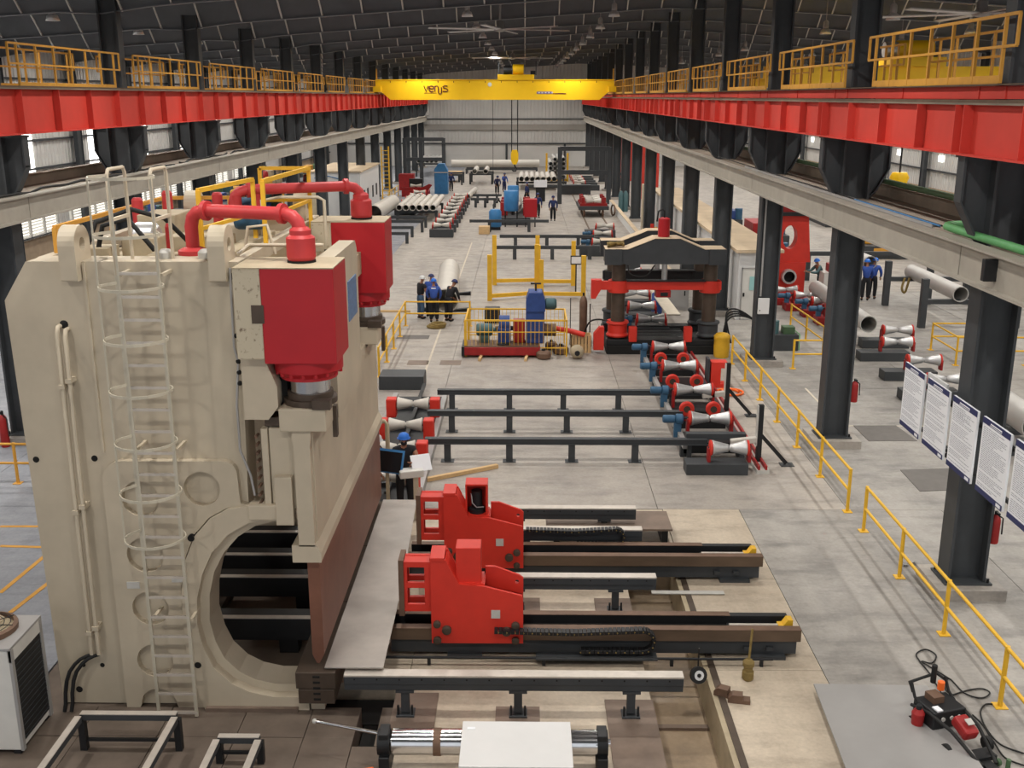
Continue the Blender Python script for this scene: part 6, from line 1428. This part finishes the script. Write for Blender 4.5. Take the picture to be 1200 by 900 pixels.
# side aisle crane (yellow) high in the right bay
t = T('side_crane', 'yellow crane bridge in the right side aisle behind the handrails', 'crane', (18, 44, 9))
bl(t, 9.6, 43.6, 8.95, 27.2, 44.2, 9.75, 'bridge_girder', 'crane_yellow'); bl(t, 14.4, 43.4, 9.75, 16.6, 45.5, 10.1, 'trolley', 'crane_yellow'); G().cyl((14.8, 44, 10.4), (16.2, 44, 10.4), .36, 14).o('hoist_drum', 'crane_yellow', t, world=True); G().cyl((14.3, 44, 10.4), (14.8, 44, 10.4), .3, 14).o('hoist_motor', 'silver', t, world=True)
bl(t, 9.5, 42.8, 8.95, 10.1, 46, 9.3, 'end_carriage', 'crane_yellow')
G().cyl((15.6, 44.6, 5.4), (15.6, 44.6, 9.75), .04, 6).o('hoist_rope', 'black_steel', t, world=True); G().lathe([(.3, .4), (.4, .2), (.22, -.3), (.12, -.5)], (15.6, 44.6, 5.15), (0, 0, 1), 12).o('hook_block', 'crane_yellow', t, world=True); G().cyl((15.6, 44.6, 4.35), (15.6, 44.6, 4.7), .12, 8).o('hook', 'black_steel', t, world=True)
# storage beyond the control room and right bay
for i, (x, y, sx, sy, sz, m, nm, lb) in enumerate(((14, 62, 2.2, 4, 1.6, 'red_dark', 'machine_body', 'dark red machine beyond the control room'), (13.5, 70, 1.5, 2, 1.4, 'blue', 'machine_body', 'blue machine beyond the control room'), (13, 56, 1.6, 3, 1.1, 'charcoal', 'machine_body', 'charcoal machine beside the control room'), (20, 60, 3, 5, 1.2, 'yellow_old', 'machine_body', 'ochre machine in the deep right aisle'), (22, 75, 3, 6, 2.2, 'white_worn', 'machine_body', 'white machine in the deep right aisle'))):
    t = T('machine_unit', lb, 'machine', (x, y, 0)); G().box(-sx/2, -sy/2, 0, sx/2, sy/2, sz*.6).o('base', 'charcoal', t, bev=.03); G().box(-sx*.4, -sy*.35, sz*.6, sx*.3, sy*.3, sz).o(nm, m, t, bev=.05); G().cyl((sx*.35, -sy*.3, sz*.6), (sx*.35, -sy*.3, sz*1.1), .25, 12).o('motor', 'blue_motor', t); G().box(-sx*.3, -sy/2-.04, sz*.15, sx*.1, -sy/2, sz*.5).o('hatch', m, t)
for i in range(6): pipe((10.0+i*.5, 76, 1.0), (10.0+i*.5, 86, 1.0), .22, 'pipe on the rack behind the far right columns, %s from the left' % ordn[i], 'pipe_steel', 'pipes behind the right columns', .03, 10)
rack(9.8, 13, 77, 85, .76, 'dark rack behind the far right columns')
# ------------------------------------------------------------------ left side aisle
r = random.Random(5)
cols = ['green_dark', 'blue', 'yellow_old', 'white_worn', 'red_dark', 'cream_dirty', 'charcoal', 'teal']
for i in range(7):
    y = 52+i*6.5; x = -18.5-(i % 2)*2
    t = T('storage_rack', 'open storage rack with mixed parts in the left aisle, %s from the front' % ordn[i], 'rack', (x, y, 0), 0, 'storage racks of the left aisle')
    for a in (-1.2, 1.2):
        for b in (-2, 2): G().box(a-.06, b-.06, 0, a+.06, b+.06, 2.6).o('upright', 'charcoal' if i % 2 else 'yellow_old', t)
    for z in (.6, 1.5, 2.4): G().box(-1.25, -2.05, z-.06, 1.25, 2.05, z).o('shelf', 'charcoal', t)
    for z in (.6, 1.5, 2.4):
        for q in range(3):
            m = r.choice(cols); w_ = r.uniform(.4, .9)
            if q % 2: G().box(-w_/2, -.4, 0, w_/2, .4, r.uniform(.3, .7)).o('storage_box', m, loc=(x+r.uniform(-.5, .5), y-1.2+q*1.2, z), label='%s box in the middle of the %s shelf of the %s left aisle rack' % (m.split('_')[0], {.6: 'lowest', 1.5: 'middle', 2.4: 'top'}[z], ordn[i]), cat='box', group='boxes on the left aisle racks', bev=.02)
            else: G().lathe([(w_*.4, 0), (w_*.42, .05), (w_*.4, .5), (w_*.2, .6)], (0, 0, 0), (0, 0, 1), 10).o('storage_drum', m, loc=(x+r.uniform(-.4, .4), y-1.2+q*1.2, z), label='%s drum at the %s end of the %s shelf of the %s left aisle rack' % (m.split('_')[0], 'near' if q == 0 else 'far', {.6: 'lowest', 1.5: 'middle', 2.4: 'top'}[z], ordn[i]), cat='drum', group='drums on the left aisle racks')
for i, (x, y, m) in enumerate(((-16, 40, 'cream_dirty'), (-17.5, 46, 'red_dark'), (-21, 62, 'blue'), (-22.8, 84, 'yellow_old'), (-19, 96, 'white_worn'))):
    t = T('machine_unit', '%s machine on the floor of the left aisle, %s from the front' % (m.split('_')[0], ordn[i]), 'machine', (x, y, 0)); G().box(-1.1, -1.3, 0, 1.1, 1.3, .7).o('base', 'charcoal', t, bev=.03); G().box(-.8, -.9, .7, .7, .9, 1.7).o('body', m, t, bev=.06); G().cyl((.3, -.9, 1.2), (.3, -1.4, 1.2), .25, 12).o('spindle', 'silver', t); G().box(-.7, -.95, .8, -.1, -.9, 1.5).o('panel', 'black_steel', t)
a = fl(1215, 500, .8); b = fl(1170, 468, .8); d = (b-a)
for i, u in enumerate((.15, .85)):
    q = a+d*u; roller_stand((q.x, q.y, 0), 'low roller on a charcoal block under the pipe at the right edge, %s one' % ('nearer' if i == 0 else 'farther'), 'rollers under the right edge pipe', w=.95, zc=.3, block=(1.5, .5, .12))
